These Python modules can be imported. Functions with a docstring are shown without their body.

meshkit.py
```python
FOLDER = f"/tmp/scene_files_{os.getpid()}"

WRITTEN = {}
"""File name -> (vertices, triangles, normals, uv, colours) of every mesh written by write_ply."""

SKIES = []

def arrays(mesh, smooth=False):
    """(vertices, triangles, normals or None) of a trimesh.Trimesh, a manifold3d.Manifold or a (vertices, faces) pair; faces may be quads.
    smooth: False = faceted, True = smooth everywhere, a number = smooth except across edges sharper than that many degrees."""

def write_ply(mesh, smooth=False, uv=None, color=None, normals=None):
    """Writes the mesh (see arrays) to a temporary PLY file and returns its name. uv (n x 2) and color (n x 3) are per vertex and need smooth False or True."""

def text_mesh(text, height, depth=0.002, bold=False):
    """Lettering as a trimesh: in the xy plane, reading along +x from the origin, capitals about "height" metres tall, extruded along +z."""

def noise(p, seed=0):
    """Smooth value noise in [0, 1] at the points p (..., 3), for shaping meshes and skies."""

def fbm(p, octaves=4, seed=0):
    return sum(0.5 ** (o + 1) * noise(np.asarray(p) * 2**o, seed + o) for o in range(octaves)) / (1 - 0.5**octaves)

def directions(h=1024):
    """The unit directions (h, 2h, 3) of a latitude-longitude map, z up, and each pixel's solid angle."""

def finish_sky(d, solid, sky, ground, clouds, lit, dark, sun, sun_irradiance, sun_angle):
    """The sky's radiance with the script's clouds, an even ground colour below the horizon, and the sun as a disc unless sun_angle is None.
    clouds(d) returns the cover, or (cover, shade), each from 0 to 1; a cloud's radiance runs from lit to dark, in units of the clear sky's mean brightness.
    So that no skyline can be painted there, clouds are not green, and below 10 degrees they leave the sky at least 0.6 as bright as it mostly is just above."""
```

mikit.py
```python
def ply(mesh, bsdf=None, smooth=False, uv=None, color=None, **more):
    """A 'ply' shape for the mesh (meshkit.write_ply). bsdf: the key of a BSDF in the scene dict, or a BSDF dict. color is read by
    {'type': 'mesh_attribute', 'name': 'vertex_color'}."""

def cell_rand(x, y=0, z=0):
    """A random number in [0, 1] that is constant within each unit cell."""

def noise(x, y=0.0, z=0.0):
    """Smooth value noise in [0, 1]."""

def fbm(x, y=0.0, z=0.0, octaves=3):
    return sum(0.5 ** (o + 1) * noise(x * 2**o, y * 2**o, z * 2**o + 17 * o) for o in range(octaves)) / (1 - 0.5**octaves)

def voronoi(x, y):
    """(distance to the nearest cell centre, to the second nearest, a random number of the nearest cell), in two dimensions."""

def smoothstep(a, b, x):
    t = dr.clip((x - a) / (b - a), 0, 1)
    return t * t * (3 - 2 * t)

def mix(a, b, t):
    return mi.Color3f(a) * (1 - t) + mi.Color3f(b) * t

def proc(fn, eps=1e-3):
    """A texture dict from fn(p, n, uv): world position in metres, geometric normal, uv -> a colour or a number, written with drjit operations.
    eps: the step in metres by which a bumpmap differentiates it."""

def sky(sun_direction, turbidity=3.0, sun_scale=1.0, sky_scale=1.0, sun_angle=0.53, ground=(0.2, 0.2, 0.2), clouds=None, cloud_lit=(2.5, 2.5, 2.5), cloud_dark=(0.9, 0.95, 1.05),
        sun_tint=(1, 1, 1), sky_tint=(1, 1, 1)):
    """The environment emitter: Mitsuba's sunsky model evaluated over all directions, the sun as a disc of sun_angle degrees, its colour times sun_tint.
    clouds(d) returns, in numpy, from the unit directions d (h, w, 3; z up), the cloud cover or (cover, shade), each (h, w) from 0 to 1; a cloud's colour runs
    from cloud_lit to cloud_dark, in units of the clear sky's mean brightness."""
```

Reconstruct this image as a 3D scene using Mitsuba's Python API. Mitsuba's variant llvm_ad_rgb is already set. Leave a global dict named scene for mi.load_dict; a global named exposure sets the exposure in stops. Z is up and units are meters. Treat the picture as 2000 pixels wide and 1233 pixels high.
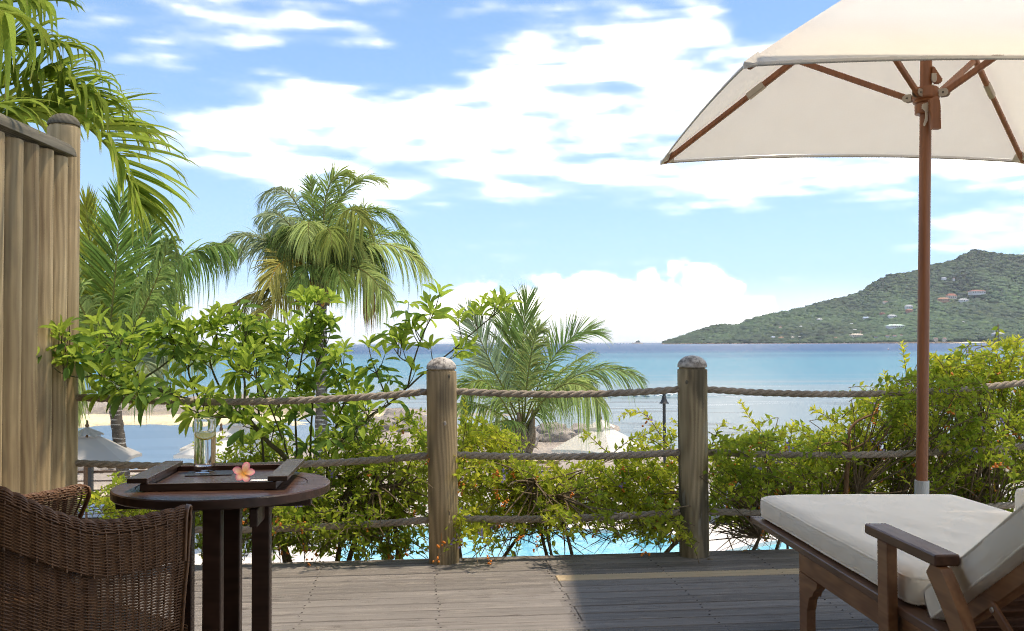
import math
import numpy as np
import drjit as dr
import trimesh
import mitsuba as mi
import mikit
from mikit import proc, noise, fbm, cell_rand, smoothstep, mix
import meshkit

T = mi.ScalarTransform4f
scene, labels = {}, {}
RNG = np.random.default_rng(7)

# ---------------------------------------------------------------- camera, sky, exposure
EYE = np.array([0.0, 0.0, 1.2])
FPX = 1900.0                                   # focal length in pixels of the 2000-pixel-wide photograph
PITCH = math.atan(54.5 / FPX)
ROLL = 0.0047
FWD = np.array([0, math.cos(PITCH), math.sin(PITCH)])
UP0 = np.array([ROLL, 0, 1.0])
RIGHT = np.cross(FWD, UP0); RIGHT /= np.linalg.norm(RIGHT)
UPV = np.cross(RIGHT, FWD)
scene['camera'] = {'type': 'perspective', 'fov': 2 * math.degrees(math.atan(1000 / FPX)), 'fov_axis': 'x',
                   'near_clip': 0.05, 'far_clip': 200000.0,
                   'to_world': T().look_at(origin=EYE.tolist(), target=(EYE + FWD).tolist(), up=UP0.tolist())}
exposure = 3.2
SUN = np.array([0.63, 0.10, 2.28])


def npfbm(x, y, z=0.0, octaves=5, seed=0):
    return meshkit.fbm(np.stack([x, y, np.broadcast_to(z, np.shape(x))], -1), octaves, seed)


def sst(a, b, x):
    t = np.clip((x - a) / (b - a), 0, 1)
    return t * t * (3 - 2 * t)


def clouds(d):
    el = np.degrees(np.arcsin(np.clip(d[..., 2], -1, 1)))
    az = np.degrees(np.arctan2(d[..., 0], d[..., 1]))

    def bump(v, a0, a1, b0, b1):
        return sst(a0, a1, v) * (1 - sst(b0, b1, v))

    # a high broken layer, laid out on a plane overhead so that it flattens towards the horizon
    zz = np.maximum(d[..., 2], 0.03)
    qx, qy = d[..., 0] / zz, d[..., 1] / zz
    w1 = npfbm(qx * 0.6 + 3, qy * 0.9 + 9, 0.0, 5, 5) - 0.5
    w2 = npfbm(qx * 0.6 + 31, qy * 0.9 + 19, 0.0, 5, 6) - 0.5
    n = npfbm(qx * 0.75 + 11 + 1.6 * w1, qy * 1.5 + 4 + 1.6 * w2, 0.3, 8, 1) - 0.5
    ca = npfbm(az * 0.33 + 2.5 * w1 + 0.25 * el, el * 0.95 + 2.5 * w2, 3.1, 7, 29) - 0.5
    wisp = npfbm(az * 0.42 + 0.55 * el + 2.0 * w2, el * 2.1 - 0.10 * az + 2.0 * w1, 8.1, 6, 63) - 0.5
    wig = 3.0 * (npfbm(az * 0.13, el * 0.2, 5.0, 5, 17) - 0.5)
    e = el + wig
    c = 0.48 + 0.5 * (npfbm(qx * 0.16 + 40, qy * 0.16 + 7, 2.0, 3, 3) - 0.5)
    inview = (1 - sst(34, 60, np.abs(az))) * (1 - sst(21, 30, el))
    c = c * (1 - inview) + 0.02 * inview
    low = 7.5 + 2.2 * sst(-8, -20, az) + 0.5 * sst(-3, 4, az) * (1 - sst(6, 14, az))
    high = 15.4 - 2.2 * sst(-11, -20, az) + 3.6 * sst(-5, 3, az)
    sheet = sst(low - 0.5, low + 1.5, el + 0.30 * wig) * (1 - sst(high - 2.8, high + 1.2, e)) * sst(-23.5, -13.5, az)
    c = c + 0.98 * sheet * (1 - 0.35 * sst(22, 45, az))
    c = c + 0.42 * bump(az, -23, -16, -9, -4) * bump(e, 15.2, 17.2, 19.0, 22)       # streak, upper left
    c = c + 0.40 * bump(az, -5, 2, 11, 15) * bump(e, 15.5, 17, 19.5, 24)            # upper middle
    c = c + 0.16 * bump(az, -28, -24, -18, -12) * bump(e, 12, 14, 19, 21)
    c = c - 0.30 * bump(az, -1, 2, 5.5, 8) * bump(e, 12.0, 12.8, 13.6, 14.6)        # gaps
    c = c - 0.32 * bump(az, 15.5, 18, 23, 26) * bump(e, 9.0, 10.2, 11.2, 12.4)
    c = c - 0.45 * bump(az, -15, -11.5, -6, -3) * bump(e, 14.2, 15.2, 16.0, 17.2)
    c = c - 0.70 * bump(az, 12.0, 14.5, 19, 22) * sst(16.0, 18.0, e)
    c = c + 0.20 * bump(az, -22, -18, -15, -10) * bump(el, 9, 11, 12.5, 14)
    cover = 0.96 * sst(0.06, 1.36, c + 1.20 * n + 0.80 * ca + 1.0 * wisp) ** 2.2
    streak = npfbm(az * 0.30 + 0.35 * el + 1.5 * w1, el * 1.5 - 0.05 * az + 1.5 * w2, 12.1, 7, 71)
    cover = cover * (0.10 + 0.90 * sst(0.27, 0.66, streak + 0.20 * ca))
    # cumulus bank over the horizon
    lump = npfbm(az * 0.42, el * 0.62, 7.0, 7, 21) - 0.5
    lump2 = npfbm(az * 1.6, el * 2.0, 4.0, 5, 33) - 0.5
    top = (4.0 * bump(az, -6.5, -2.6, 3.5, 9.0) + 4.4 * bump(az, 3.0, 9.3, 11.0, 16.5)
           + 1.5 * bump(az, 13.5, 15.5, 16.0, 19.0) + 1.7 * bump(az, -15, -9, -7, -2.5)
           + 3.6 * bump(az, 20.3, 22.0, 29, 33) + 1.55 * bump(az, 25.6, 27.0, 30, 34) + 0.5 * bump(az, 22.3, 23.2, 24.0, 24.8))
    top = np.minimum(top, 4.6)
    top = np.where(np.abs(az) > 33, 2.5 + 4 * (npfbm(az * 0.07, 0 * az, 9.0, 4, 41) - 0.4), top)
    edge = top - el + 3.4 * lump + 1.2 * lump2
    cum = 0.62 * sst(-0.05, 0.75, edge) * (0.30 + 0.70 * sst(0.4, 3.0, top)) * (1 - 0.55 * sst(1.6, 0.2, el + 1.2 * lump))
    soft = 0.26 * sst(4.2, 0.2, el) * (0.55 + 0.9 * npfbm(az * 0.22, el * 0.9, 1.0, 5, 8))
    cover = np.maximum(cover, np.clip(np.maximum(cum, soft), 0, 1))
    veil = bump(az, 21, 24.5, 30, 36) * bump(e, 5.2, 5.9, 6.6, 7.4)
    shade = np.clip(0.16 * sst(9.5, 7.3, el) * sheet + 0.45 * (0.1 - ca) * sst(0.5, 1, cover), 0, 0.5)
    shade = np.maximum(shade, 0.35 * sst(2.6, 0.4, el) * sst(0.40, 0.75, npfbm(az * 0.3, el * 1.5, 2.0, 4, 51)))
    shade = np.maximum(shade, 0.9 * veil)
    cover = np.maximum(cover, 0.7 * veil * sst(-0.15, 0.2, ca))
    return cover, shade


scene['sky'] = mikit.sky(SUN.tolist(), turbidity=3.0, sun_scale=0.32, sky_scale=0.64, sun_angle=2.4, sky_tint=(1.0, 1.0, 0.96), clouds=clouds, cloud_lit=(7.4, 6.5, 5.2), cloud_dark=(2.6, 2.58, 2.5),
                         ground=(0.12, 0.16, 0.2))


# ---------------------------------------------------------------- helpers
def ray(px, py):
    return FWD + (px - 1000) / FPX * RIGHT - (py - 616.5) / FPX * UPV


def at(px, py, depth):
    """The point seen in direction (px, py) of the photograph, depth metres out along y."""
    d = ray(px, py)
    return EYE + d * depth / d[1]


def at_z(px, py, z):
    d = ray(px, py)
    return EYE + d * (z - EYE[2]) / d[2]


def key_for(name, parent=None):
    base = (parent + '__' if parent else '') + name
    used = USED
    k = base
    if base in used:
        used[base] += 1
        k = f'{base}_{used[base] - 1:03d}'
    else:
        used[base] = 1
    return k


USED = {}


def obj(name, mesh, bsdf, parent=None, smooth=False, color=None, uv=None, kind=None, label=None, **more):
    k = key_for(name, parent)
    scene[k] = mikit.ply(mesh, bsdf, smooth=smooth, color=color, uv=uv, **more)
    if kind or label:
        labels[k] = {a: b for a, b in (('kind', kind), ('label', label)) if b}
    return k


def copy_of(name, source, to_world, parent=None, bsdf=None):
    k = key_for(name, parent)
    scene[k] = {**scene[source], 'to_world': to_world}
    if bsdf:
        scene[k]['bsdf'] = {'type': 'ref', 'id': bsdf}
    return k


def thing(name, label, cat, group=None, kind=None):
    k = key_for(name)
    labels[k] = {'label': label, 'category': cat}
    if group: labels[k]['group'] = group
    if kind: labels[k]['kind'] = kind
    return k


def solo(name, label, cat, mesh, bsdf, smooth=False, group=None, kind=None, color=None, uv=None):
    k = obj(name, mesh, bsdf, None, smooth, color, uv)
    labels[k] = {'label': label, 'category': cat}
    if group: labels[k]['group'] = group
    if kind: labels[k]['kind'] = kind
    return k


def struct(name, mesh, bsdf, smooth=False, label=None, color=None, **more):
    k = obj(name, mesh, bsdf, None, smooth, color, **more)
    labels[k] = {'kind': 'structure', **({'label': label} if label else {})}
    return k


def merge(parts):
    vs, fs, n = [], [], 0
    for p in parts:
        v, f = (np.asarray(p.vertices), np.asarray(p.faces)) if hasattr(p, 'vertices') else p
        f = np.asarray(f)
        if f.shape[1] == 4:
            f = np.vstack([f[:, [0, 1, 2]], f[:, [0, 2, 3]]])
        vs.append(np.asarray(v, float)); fs.append(f + n); n += len(v)
    return np.vstack(vs), np.vstack(fs)


def unit(v):
    v = np.asarray(v, float)
    return v / np.maximum(np.linalg.norm(v, axis=-1, keepdims=True), 1e-12)


def frame(o, x, y=None, z=None):
    x = unit(x)
    if z is not None:
        y = unit(np.cross(z, x)); z = np.cross(x, y)
    else:
        z = unit(np.cross(x, y)); y = np.cross(z, x)
    m = np.eye(4); m[:3, 0], m[:3, 1], m[:3, 2], m[:3, 3] = x, y, z, o
    return m


def moved(mesh, m):
    v, f = (np.asarray(mesh.vertices), np.asarray(mesh.faces)) if hasattr(mesh, 'vertices') else mesh
    return np.asarray(v) @ m[:3, :3].T + m[:3, 3], f


def bbox(sx, sy, sz, bevel=0.003):
    """A box with chamfered edges, centred."""
    h = np.array([sx, sy, sz]) / 2
    b = min(bevel, h.min() * 0.9)
    pts = []
    for s in np.array([[i, j, k] for i in (-1, 1) for j in (-1, 1) for k in (-1, 1)]):
        for a in range(3):
            q = h - b; q = q.copy(); q[a] = h[a]
            pts.append(s * q)
    hull = trimesh.convex.convex_hull(np.array(pts))
    return np.array(hull.vertices), np.array(hull.faces)


def beam(p0, p1, w, h, up=(0, 0, 1), bevel=0.003):
    """A bevelled bar from p0 to p1, w across and h along up."""
    p0, p1 = np.asarray(p0, float), np.asarray(p1, float)
    d = p1 - p0
    return moved(bbox(np.linalg.norm(d), w, h, bevel), frame((p0 + p1) / 2, d, z=np.asarray(up, float)))


def tube(points, radii, sides=8, caps=True, twist=None):
    p = np.asarray(points, float)
    n = len(p)
    t = unit(np.gradient(p, axis=0))
    a = np.zeros_like(p)
    ref = np.array([0, 0, 1.0]) if abs(t[0, 2]) < 0.9 else np.array([1.0, 0, 0])
    a[0] = unit(np.cross(ref, t[0]))
    for i in range(1, n):
        q = a[i - 1] - t[i] * np.dot(a[i - 1], t[i])
        a[i] = q / max(np.linalg.norm(q), 1e-9)
    b = np.cross(t, a)
    ang = np.arange(sides) * 2 * np.pi / sides
    r = np.broadcast_to(radii, (n,))[:, None, None]
    v = p[:, None] + r * (np.cos(ang)[None, :, None] * a[:, None] + np.sin(ang)[None, :, None] * b[:, None])
    i, j = np.meshgrid(np.arange(n - 1), np.arange(sides), indexing='ij')
    q = np.stack([i * sides + j, i * sides + (j + 1) % sides, (i + 1) * sides + (j + 1) % sides, (i + 1) * sides + j], -1).reshape(-1, 4)
    f = np.vstack([q[:, [0, 1, 2]], q[:, [0, 2, 3]]])
    v = v.reshape(-1, 3)
    if caps:
        v = np.vstack([v, p[:1], p[-1:]])
        k = np.arange(sides)
        f = np.vstack([f, np.stack([np.full(sides, n * sides), (k + 1) % sides, k], 1),
                       np.stack([np.full(sides, n * sides + 1), (n - 1) * sides + k, (n - 1) * sides + (k + 1) % sides], 1)])
    return v, f


def lathe(profile, sides=32):
    """profile: (r, z) from the bottom up."""
    pr = np.asarray(profile, float)
    ang = np.arange(sides) * 2 * np.pi / sides
    v = np.stack([pr[:, None, 0] * np.cos(ang), pr[:, None, 0] * np.sin(ang), np.broadcast_to(pr[:, None, 1], (len(pr), sides))], -1).reshape(-1, 3)
    i, j = np.meshgrid(np.arange(len(pr) - 1), np.arange(sides), indexing='ij')
    q = np.stack([i * sides + j, i * sides + (j + 1) % sides, (i + 1) * sides + (j + 1) % sides, (i + 1) * sides + j], -1).reshape(-1, 4)
    return v, np.vstack([q[:, [0, 1, 2]], q[:, [0, 2, 3]]])


def grid(P):
    """A sheet from a (n, m, 3) array of points."""
    n, m = P.shape[:2]
    i, j = np.meshgrid(np.arange(n - 1), np.arange(m - 1), indexing='ij')
    q = np.stack([i * m + j, (i + 1) * m + j, (i + 1) * m + j + 1, i * m + j + 1], -1).reshape(-1, 4)
    return P.reshape(-1, 3), np.vstack([q[:, [0, 1, 2]], q[:, [0, 2, 3]]])


def extrude(poly, depth):
    """shapely polygon -> (v, f) prism along +z."""
    m = trimesh.creation.extrude_polygon(poly, depth, engine='earcut')
    return np.array(m.vertices), np.array(m.faces)


def bezier(a, c, b, n):
    t = np.linspace(0, 1, n)[:, None]
    a, c, b = map(np.asarray, (a, c, b))
    return (1 - t) ** 2 * a + 2 * t * (1 - t) * c + t ** 2 * b


def smooth_path(pts, n):
    """Catmull-Rom through the points."""
    p = np.asarray(pts, float)
    p = np.vstack([2 * p[:1] - p[1:2], p, 2 * p[-1:] - p[-2:-1]])
    s = np.linspace(0, len(p) - 3 - 1e-9, n)
    i = s.astype(int); t = (s - i)[:, None]
    p0, p1, p2, p3 = p[i], p[i + 1], p[i + 2], p[i + 3]
    return 0.5 * (2 * p1 + (p2 - p0) * t + (2 * p0 - 5 * p1 + 4 * p2 - p3) * t ** 2 + (3 * p1 - p0 - 3 * p2 + p3) * t ** 3)


DU = unit(np.array([1.0, 0.1, 0]))            # along the deck boards
DV = np.array([-DU[1], DU[0], 0])             # away from the house
DZ = np.array([0, 0, 1.0])


# ---------------------------------------------------------------- materials
def rgb(*c):
    return {'type': 'rgb', 'value': [float(x) for x in c]}


def two(b):
    return {'type': 'twosided', 'bsdf': b}


def principled(color, rough=0.6, spec=0.5, **k):
    return two({'type': 'principled', 'base_color': color if isinstance(color, dict) else rgb(*color), 'roughness': rough, 'specular': spec, **k})


def bumped(b, fn, scale, eps=1e-3):
    return {'type': 'bumpmap', 'arbitrary': proc(fn, eps), 'scale': scale, 'bsdf': b}


def deck_uv(p):
    return p.x * float(DU[0]) + p.y * float(DU[1]), p.x * float(DV[0]) + p.y * float(DV[1])


DECK_PITCH = 0.119
EDGE_P = at_z(865, 1090, 0.0)
EDGE_V = float(EDGE_P @ DV)


def deck_color(p, n, uv):
    u, v = deck_uv(p)
    row = dr.floor((EDGE_V - v) / DECK_PITCH)
    tone = cell_rand(row, dr.floor((u - 0.72 + 0.05) / 6.0), 3)
    g = fbm(u * 2.2 + row * 7.1, v * 150, 0.0, 3)
    w = fbm(u * 1.3, v * 9 + row * 3, 2.0, 3)
    c = mix((0.105, 0.094, 0.083), (0.258, 0.239, 0.219), dr.clip(0.50 * tone + 0.75 * g + 0.35 * w - 0.30, 0, 1))
    streak = smoothstep(0.62, 0.85, fbm(u * 5 + row, v * 60, 5.0, 3))
    c = mix(c, (0.340, 0.306, 0.264), 0.5 * streak)
    dark = smoothstep(0.66, 0.82, fbm(u * 9, v * 90 + 3, 9.0, 3))
    return mix(c, (0.064, 0.051, 0.042), 0.55 * dark)


def deck_bump(p, n, uv):
    u, v = deck_uv(p)
    return fbm(u * 6, v * 260, 0.0, 3)


scene['mat_deck'] = bumped(principled(proc(deck_color), 0.62, 0.35), deck_bump, 0.0012)


def new_board_color(p, n, uv):
    u, v = deck_uv(p)
    return mix((0.384, 0.296, 0.176), (0.544, 0.440, 0.288), fbm(u * 3, v * 120, 1.0, 3))


scene['mat_deck_new'] = principled(proc(new_board_color), 0.6, 0.3)


def wood_fn(dark, light, sx, sz, along='z', rings=14.0, extra=None, patch=0.0, freq=8.0, lw=0.40):
    """Weathered or polished timber: cathedral grain lines along one axis."""
    def fn(p, n, uv):
        a, b, c = {'z': (p.x, p.y, p.z), 'y': (p.x, p.z, p.y), 'x': (p.y, p.z, p.x)}[along]
        w = fbm(a * sx, b * sx, c * sz, 3)
        lines = 0.5 + 0.5 * dr.sin(6.283 * (rings * w + freq * (a + 0.8 * b)))
        f = fbm(a * 160, b * 160, c * 5, 2)
        k = dr.clip(lw * lines + (0.80 - lw) * f + 0.1 + patch * (fbm(a * 5, b * 5, c * 2.5, 3) - 0.5), 0, 1)
        col = mix(dark, light, k)
        return extra(col, p) if extra else col
    return fn


def post_extra(c, p):
    k = smoothstep(0.58, 0.75, fbm(p.x * 9, p.y * 9, p.z * 2.2 + 5, 3))
    return mix(c, (0.075, 0.068, 0.05), 0.55 * k)


def fence_extra(c, p):
    plank = cell_rand(dr.floor((p.y - 5.19) / 0.16 + 100), 4, 2)
    c = c * (0.74 + 0.52 * plank)
    k = smoothstep(0.63, 0.78, fbm(p.x * 10, p.y * 10, p.z * 3.1, 3))
    c = mix(c, (0.15, 0.12, 0.08), 0.5 * k)
    g = smoothstep(0.5, 0.75, fbm(p.x * 3, p.y * 3, p.z * 0.8 + 9, 2))
    return mix(c, (0.34, 0.28, 0.16), 0.30 * g)


scene['mat_post'] = principled(proc(wood_fn((0.197, 0.147, 0.081), (0.538, 0.416, 0.242), 7, 1.1, rings=5, freq=42, extra=post_extra, patch=0.6)), 0.75, 0.25)


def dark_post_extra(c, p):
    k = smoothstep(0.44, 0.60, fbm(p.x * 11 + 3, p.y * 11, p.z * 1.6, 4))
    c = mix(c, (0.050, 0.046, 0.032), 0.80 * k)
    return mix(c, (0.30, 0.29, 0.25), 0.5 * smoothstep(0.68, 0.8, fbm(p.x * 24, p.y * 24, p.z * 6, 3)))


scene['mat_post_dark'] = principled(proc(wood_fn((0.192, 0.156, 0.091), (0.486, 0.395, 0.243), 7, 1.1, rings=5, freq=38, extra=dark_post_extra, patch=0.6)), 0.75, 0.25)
scene['mat_fence'] = principled(proc(wood_fn((0.170, 0.116, 0.058), (0.540, 0.415, 0.235), 6, 0.9, rings=3, freq=24, lw=0.34, extra=fence_extra, patch=0.9)), 0.75, 0.25)


def cap_color(p, n, uv):
    k = fbm(p.x * 40, p.y * 40, p.z * 40, 3)
    c = mix((0.230, 0.209, 0.182), (0.567, 0.540, 0.486), smoothstep(0.25, 0.72, k))
    crack = smoothstep(0.46, 0.5, fbm(p.x * 70, p.y * 20, p.z * 30, 2)) * smoothstep(0.54, 0.5, fbm(p.x * 70, p.y * 20, p.z * 30, 2))
    return mix(c, (0.06, 0.055, 0.05), 0.7 * crack)


scene['mat_cap'] = principled(proc(cap_color), 0.8, 0.2)
scene['mat_rail'] = principled(proc(wood_fn((0.075, 0.066, 0.044), (0.190, 0.172, 0.125), 8, 1.0, along='y', rings=4, freq=40, patch=0.5)), 0.75, 0.25)


def rope_color(p, n, uv):
    f = fbm(p.x * 210, p.y * 210, p.z * 420, 2)
    w = fbm(p.x * 9, p.y * 9, p.z * 9, 2)
    return mix((0.152, 0.125, 0.093), (0.507, 0.442, 0.355), dr.clip(0.75 * f + 0.55 * w - 0.15, 0, 1))


scene['mat_rope'] = bumped(principled(proc(rope_color), 0.9, 0.15), lambda p, n, uv: fbm(p.x * 300, p.y * 300, p.z * 500, 2), 0.0012, 5e-4)
scene['mat_nail'] = principled((0.05, 0.042, 0.036), 0.6, 0.5)
scene['mat_gap_shade'] = principled((0.03, 0.026, 0.02), 0.9, 0.1)  # near-black for the joists, putting the shade of the board gaps into colour

scene['mat_table'] = principled(proc(wood_fn((0.030, 0.015, 0.009), (0.078, 0.038, 0.025), 6, 1.2, along='x', rings=7, patch=0.3)), 0.38, 0.5)
scene['mat_tray'] = principled(proc(wood_fn((0.026, 0.016, 0.012), (0.060, 0.034, 0.024), 6, 1.2, along='x', rings=7)), 0.33, 0.5)
scene['mat_tray_red'] = principled(proc(wood_fn((0.035, 0.012, 0.007), (0.075, 0.028, 0.016), 6, 1.2, along='x', rings=7)), 0.4, 0.5)
scene['mat_lounger'] = principled(proc(wood_fn((0.145, 0.055, 0.020), (0.340, 0.165, 0.070), 8, 1.2, along='y', rings=6, patch=0.4)), 0.45, 0.5)
scene['mat_lounger_dark'] = principled(proc(wood_fn((0.070, 0.029, 0.014), (0.165, 0.076, 0.038), 8, 1.2, along='y', rings=6, patch=0.4)), 0.42, 0.5)
scene['mat_teak'] = principled(proc(wood_fn((0.162, 0.053, 0.017), (0.300, 0.115, 0.041), 14, 1.2, along='z', rings=4, patch=0.4)), 0.42, 0.5, clearcoat=0.3)


def wicker_color(p, n, uv):
    f = fbm(p.x * 45, p.y * 45, p.z * 45, 3)
    return mix((0.090, 0.041, 0.019), (0.27, 0.142, 0.068), f)


scene['mat_wicker'] = principled(proc(wicker_color), 0.42, 0.5)


def weave(p):
    return 0.5 * dr.sin(p.x * 2400) * dr.sin(p.z * 2400) + 0.5 * dr.sin(p.y * 2400)


def canvas_color(p, n, uv):
    f = fbm(p.x * 60, p.y * 60, p.z * 60, 3)
    g = fbm(p.x * 700, p.y * 240, p.z * 700, 2)
    return mix((0.87, 0.79, 0.64), (0.91, 0.84, 0.705), 0.5 * f + 0.5 * g)


scene['mat_cushion'] = bumped(principled(proc(canvas_color), 0.9, 0.1, sheen=0.3),
                              lambda p, n, uv: fbm(p.x * 14, p.y * 9, p.z * 14, 4) + 0.08 * fbm(p.x * 500, p.y * 500, p.z * 500, 2), 0.008, 2e-3)


def canopy_color(p, n, uv):
    f = 0.5 * fbm(p.x * 320, p.y * 320, p.z * 90, 2) + 0.5 * fbm(p.x * 7, p.y * 7, p.z * 7, 4)
    return mix((0.86, 0.81, 0.71), (0.94, 0.905, 0.82), f)


scene['mat_canopy'] = {'type': 'principledthin', 'base_color': proc(canopy_color), 'roughness': 0.8, 'diff_trans': 0.70, 'spec_trans': 0.0, 'eta': 1.3}
scene['mat_hem'] = principled((0.42, 0.40, 0.35), 0.9, 0.1)
scene['mat_steel'] = two({'type': 'roughconductor', 'material': 'Al', 'alpha': 0.25})
scene['mat_bracket'] = principled((0.42, 0.37, 0.30), 0.45, 0.5, metallic=0.6)
scene['mat_sleeve'] = principled((0.52, 0.53, 0.50), 0.5, 0.5, metallic=0.3)
scene['mat_black'] = principled((0.010, 0.010, 0.011), 0.45, 0.5)
scene['mat_charcoal'] = principled((0.028, 0.026, 0.024), 0.5, 0.5)
scene['mat_white_card'] = principled((0.80, 0.80, 0.78), 0.6, 0.3)
scene['mat_glass'] = {'type': 'dielectric', 'int_ior': 1.5, 'ext_ior': 1.0}
scene['mat_glass_water'] = {'type': 'dielectric', 'int_ior': 1.33, 'ext_ior': 1.0}
scene['mat_vertex'] = principled({'type': 'mesh_attribute', 'name': 'vertex_color'}, 0.7, 0.25)
scene['mat_petal'] = {'type': 'principledthin', 'base_color': {'type': 'mesh_attribute', 'name': 'vertex_color'}, 'roughness': 0.5, 'diff_trans': 0.6, 'eta': 1.4}


def leaf(rough, trans, eta=1.45):
    return {'type': 'principledthin', 'base_color': {'type': 'mesh_attribute', 'name': 'vertex_color'}, 'roughness': rough, 'diff_trans': trans, 'eta': eta}


scene['mat_leaf_glossy'] = leaf(0.30, 1.05, 1.5)
scene['mat_leaf_hedge'] = leaf(0.45, 1.15)
scene['mat_leaf_palm'] = leaf(0.42, 1.0)


def bark_color(p, n, uv):
    return mix((0.10, 0.075, 0.045), (0.24, 0.19, 0.125), fbm(p.x * 45, p.y * 45, p.z * 18, 3))


scene['mat_bark'] = principled(proc(bark_color), 0.85, 0.15)


def palm_bark(p, n, uv):
    z = p.z + 0.06 * fbm(p.x * 5, p.y * 5, p.z * 3, 2)
    ring = 0.5 + 0.5 * dr.sin(z * 62.0)
    k = fbm(p.x * 16, p.y * 16, p.z * 22, 3)
    c = mix((0.055, 0.046, 0.038), (0.19, 0.165, 0.14), k)
    return mix(c, (0.50, 0.47, 0.43), smoothstep(0.80, 0.95, ring) * smoothstep(0.42, 0.58, fbm(p.x * 9, p.y * 9, p.z * 9, 2)))


scene['mat_palm_bark'] = principled(proc(palm_bark), 0.85, 0.15)
scene['mat_berry'] = principled((0.62, 0.20, 0.018), 0.3, 0.5)

# ================================================================ SETTING
SEA_Z = -3.6
GROUND_Z = -3.0

# ---- sea
def sea_color(p, n, uv):
    d = p.y
    w = fbm(p.x * 0.004, d * 0.012, 1.0, 4)
    w2 = fbm(p.x * 0.05, d * 0.16, 6.0, 3)
    shelf = smoothstep(190, 620, d * (0.75 + 0.5 * w))
    c = mix((0.105, 0.31, 0.405), (0.018, 0.092, 0.235), shelf)
    near = smoothstep(150, 72, d * (0.8 + 0.4 * w2))
    c = mix(c, (0.312, 0.394, 0.406), near)  # pale shallows, with the brightness of mirrored sky put into the colour
    reef = smoothstep(0.54, 0.70, fbm(p.x * 0.10, d * 0.33, 3.0, 4)) * smoothstep(130, 70, d)
    c = mix(c, (0.12, 0.13, 0.105), 0.55 * reef)
    lag = smoothstep(-2, -12, p.x) * smoothstep(75, 62, d)
    c = mix(c, (0.188, 0.294, 0.400), 0.85 * lag)
    foam = smoothstep(0.60, 0.70, fbm(p.x * 0.07, d * 0.9, 0.5, 4)) * smoothstep(60, 78, d) * smoothstep(118, 92, d) * smoothstep(-14, 4, p.x)
    return mix(c, (0.72, 0.74, 0.74), 0.75 * foam)


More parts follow.
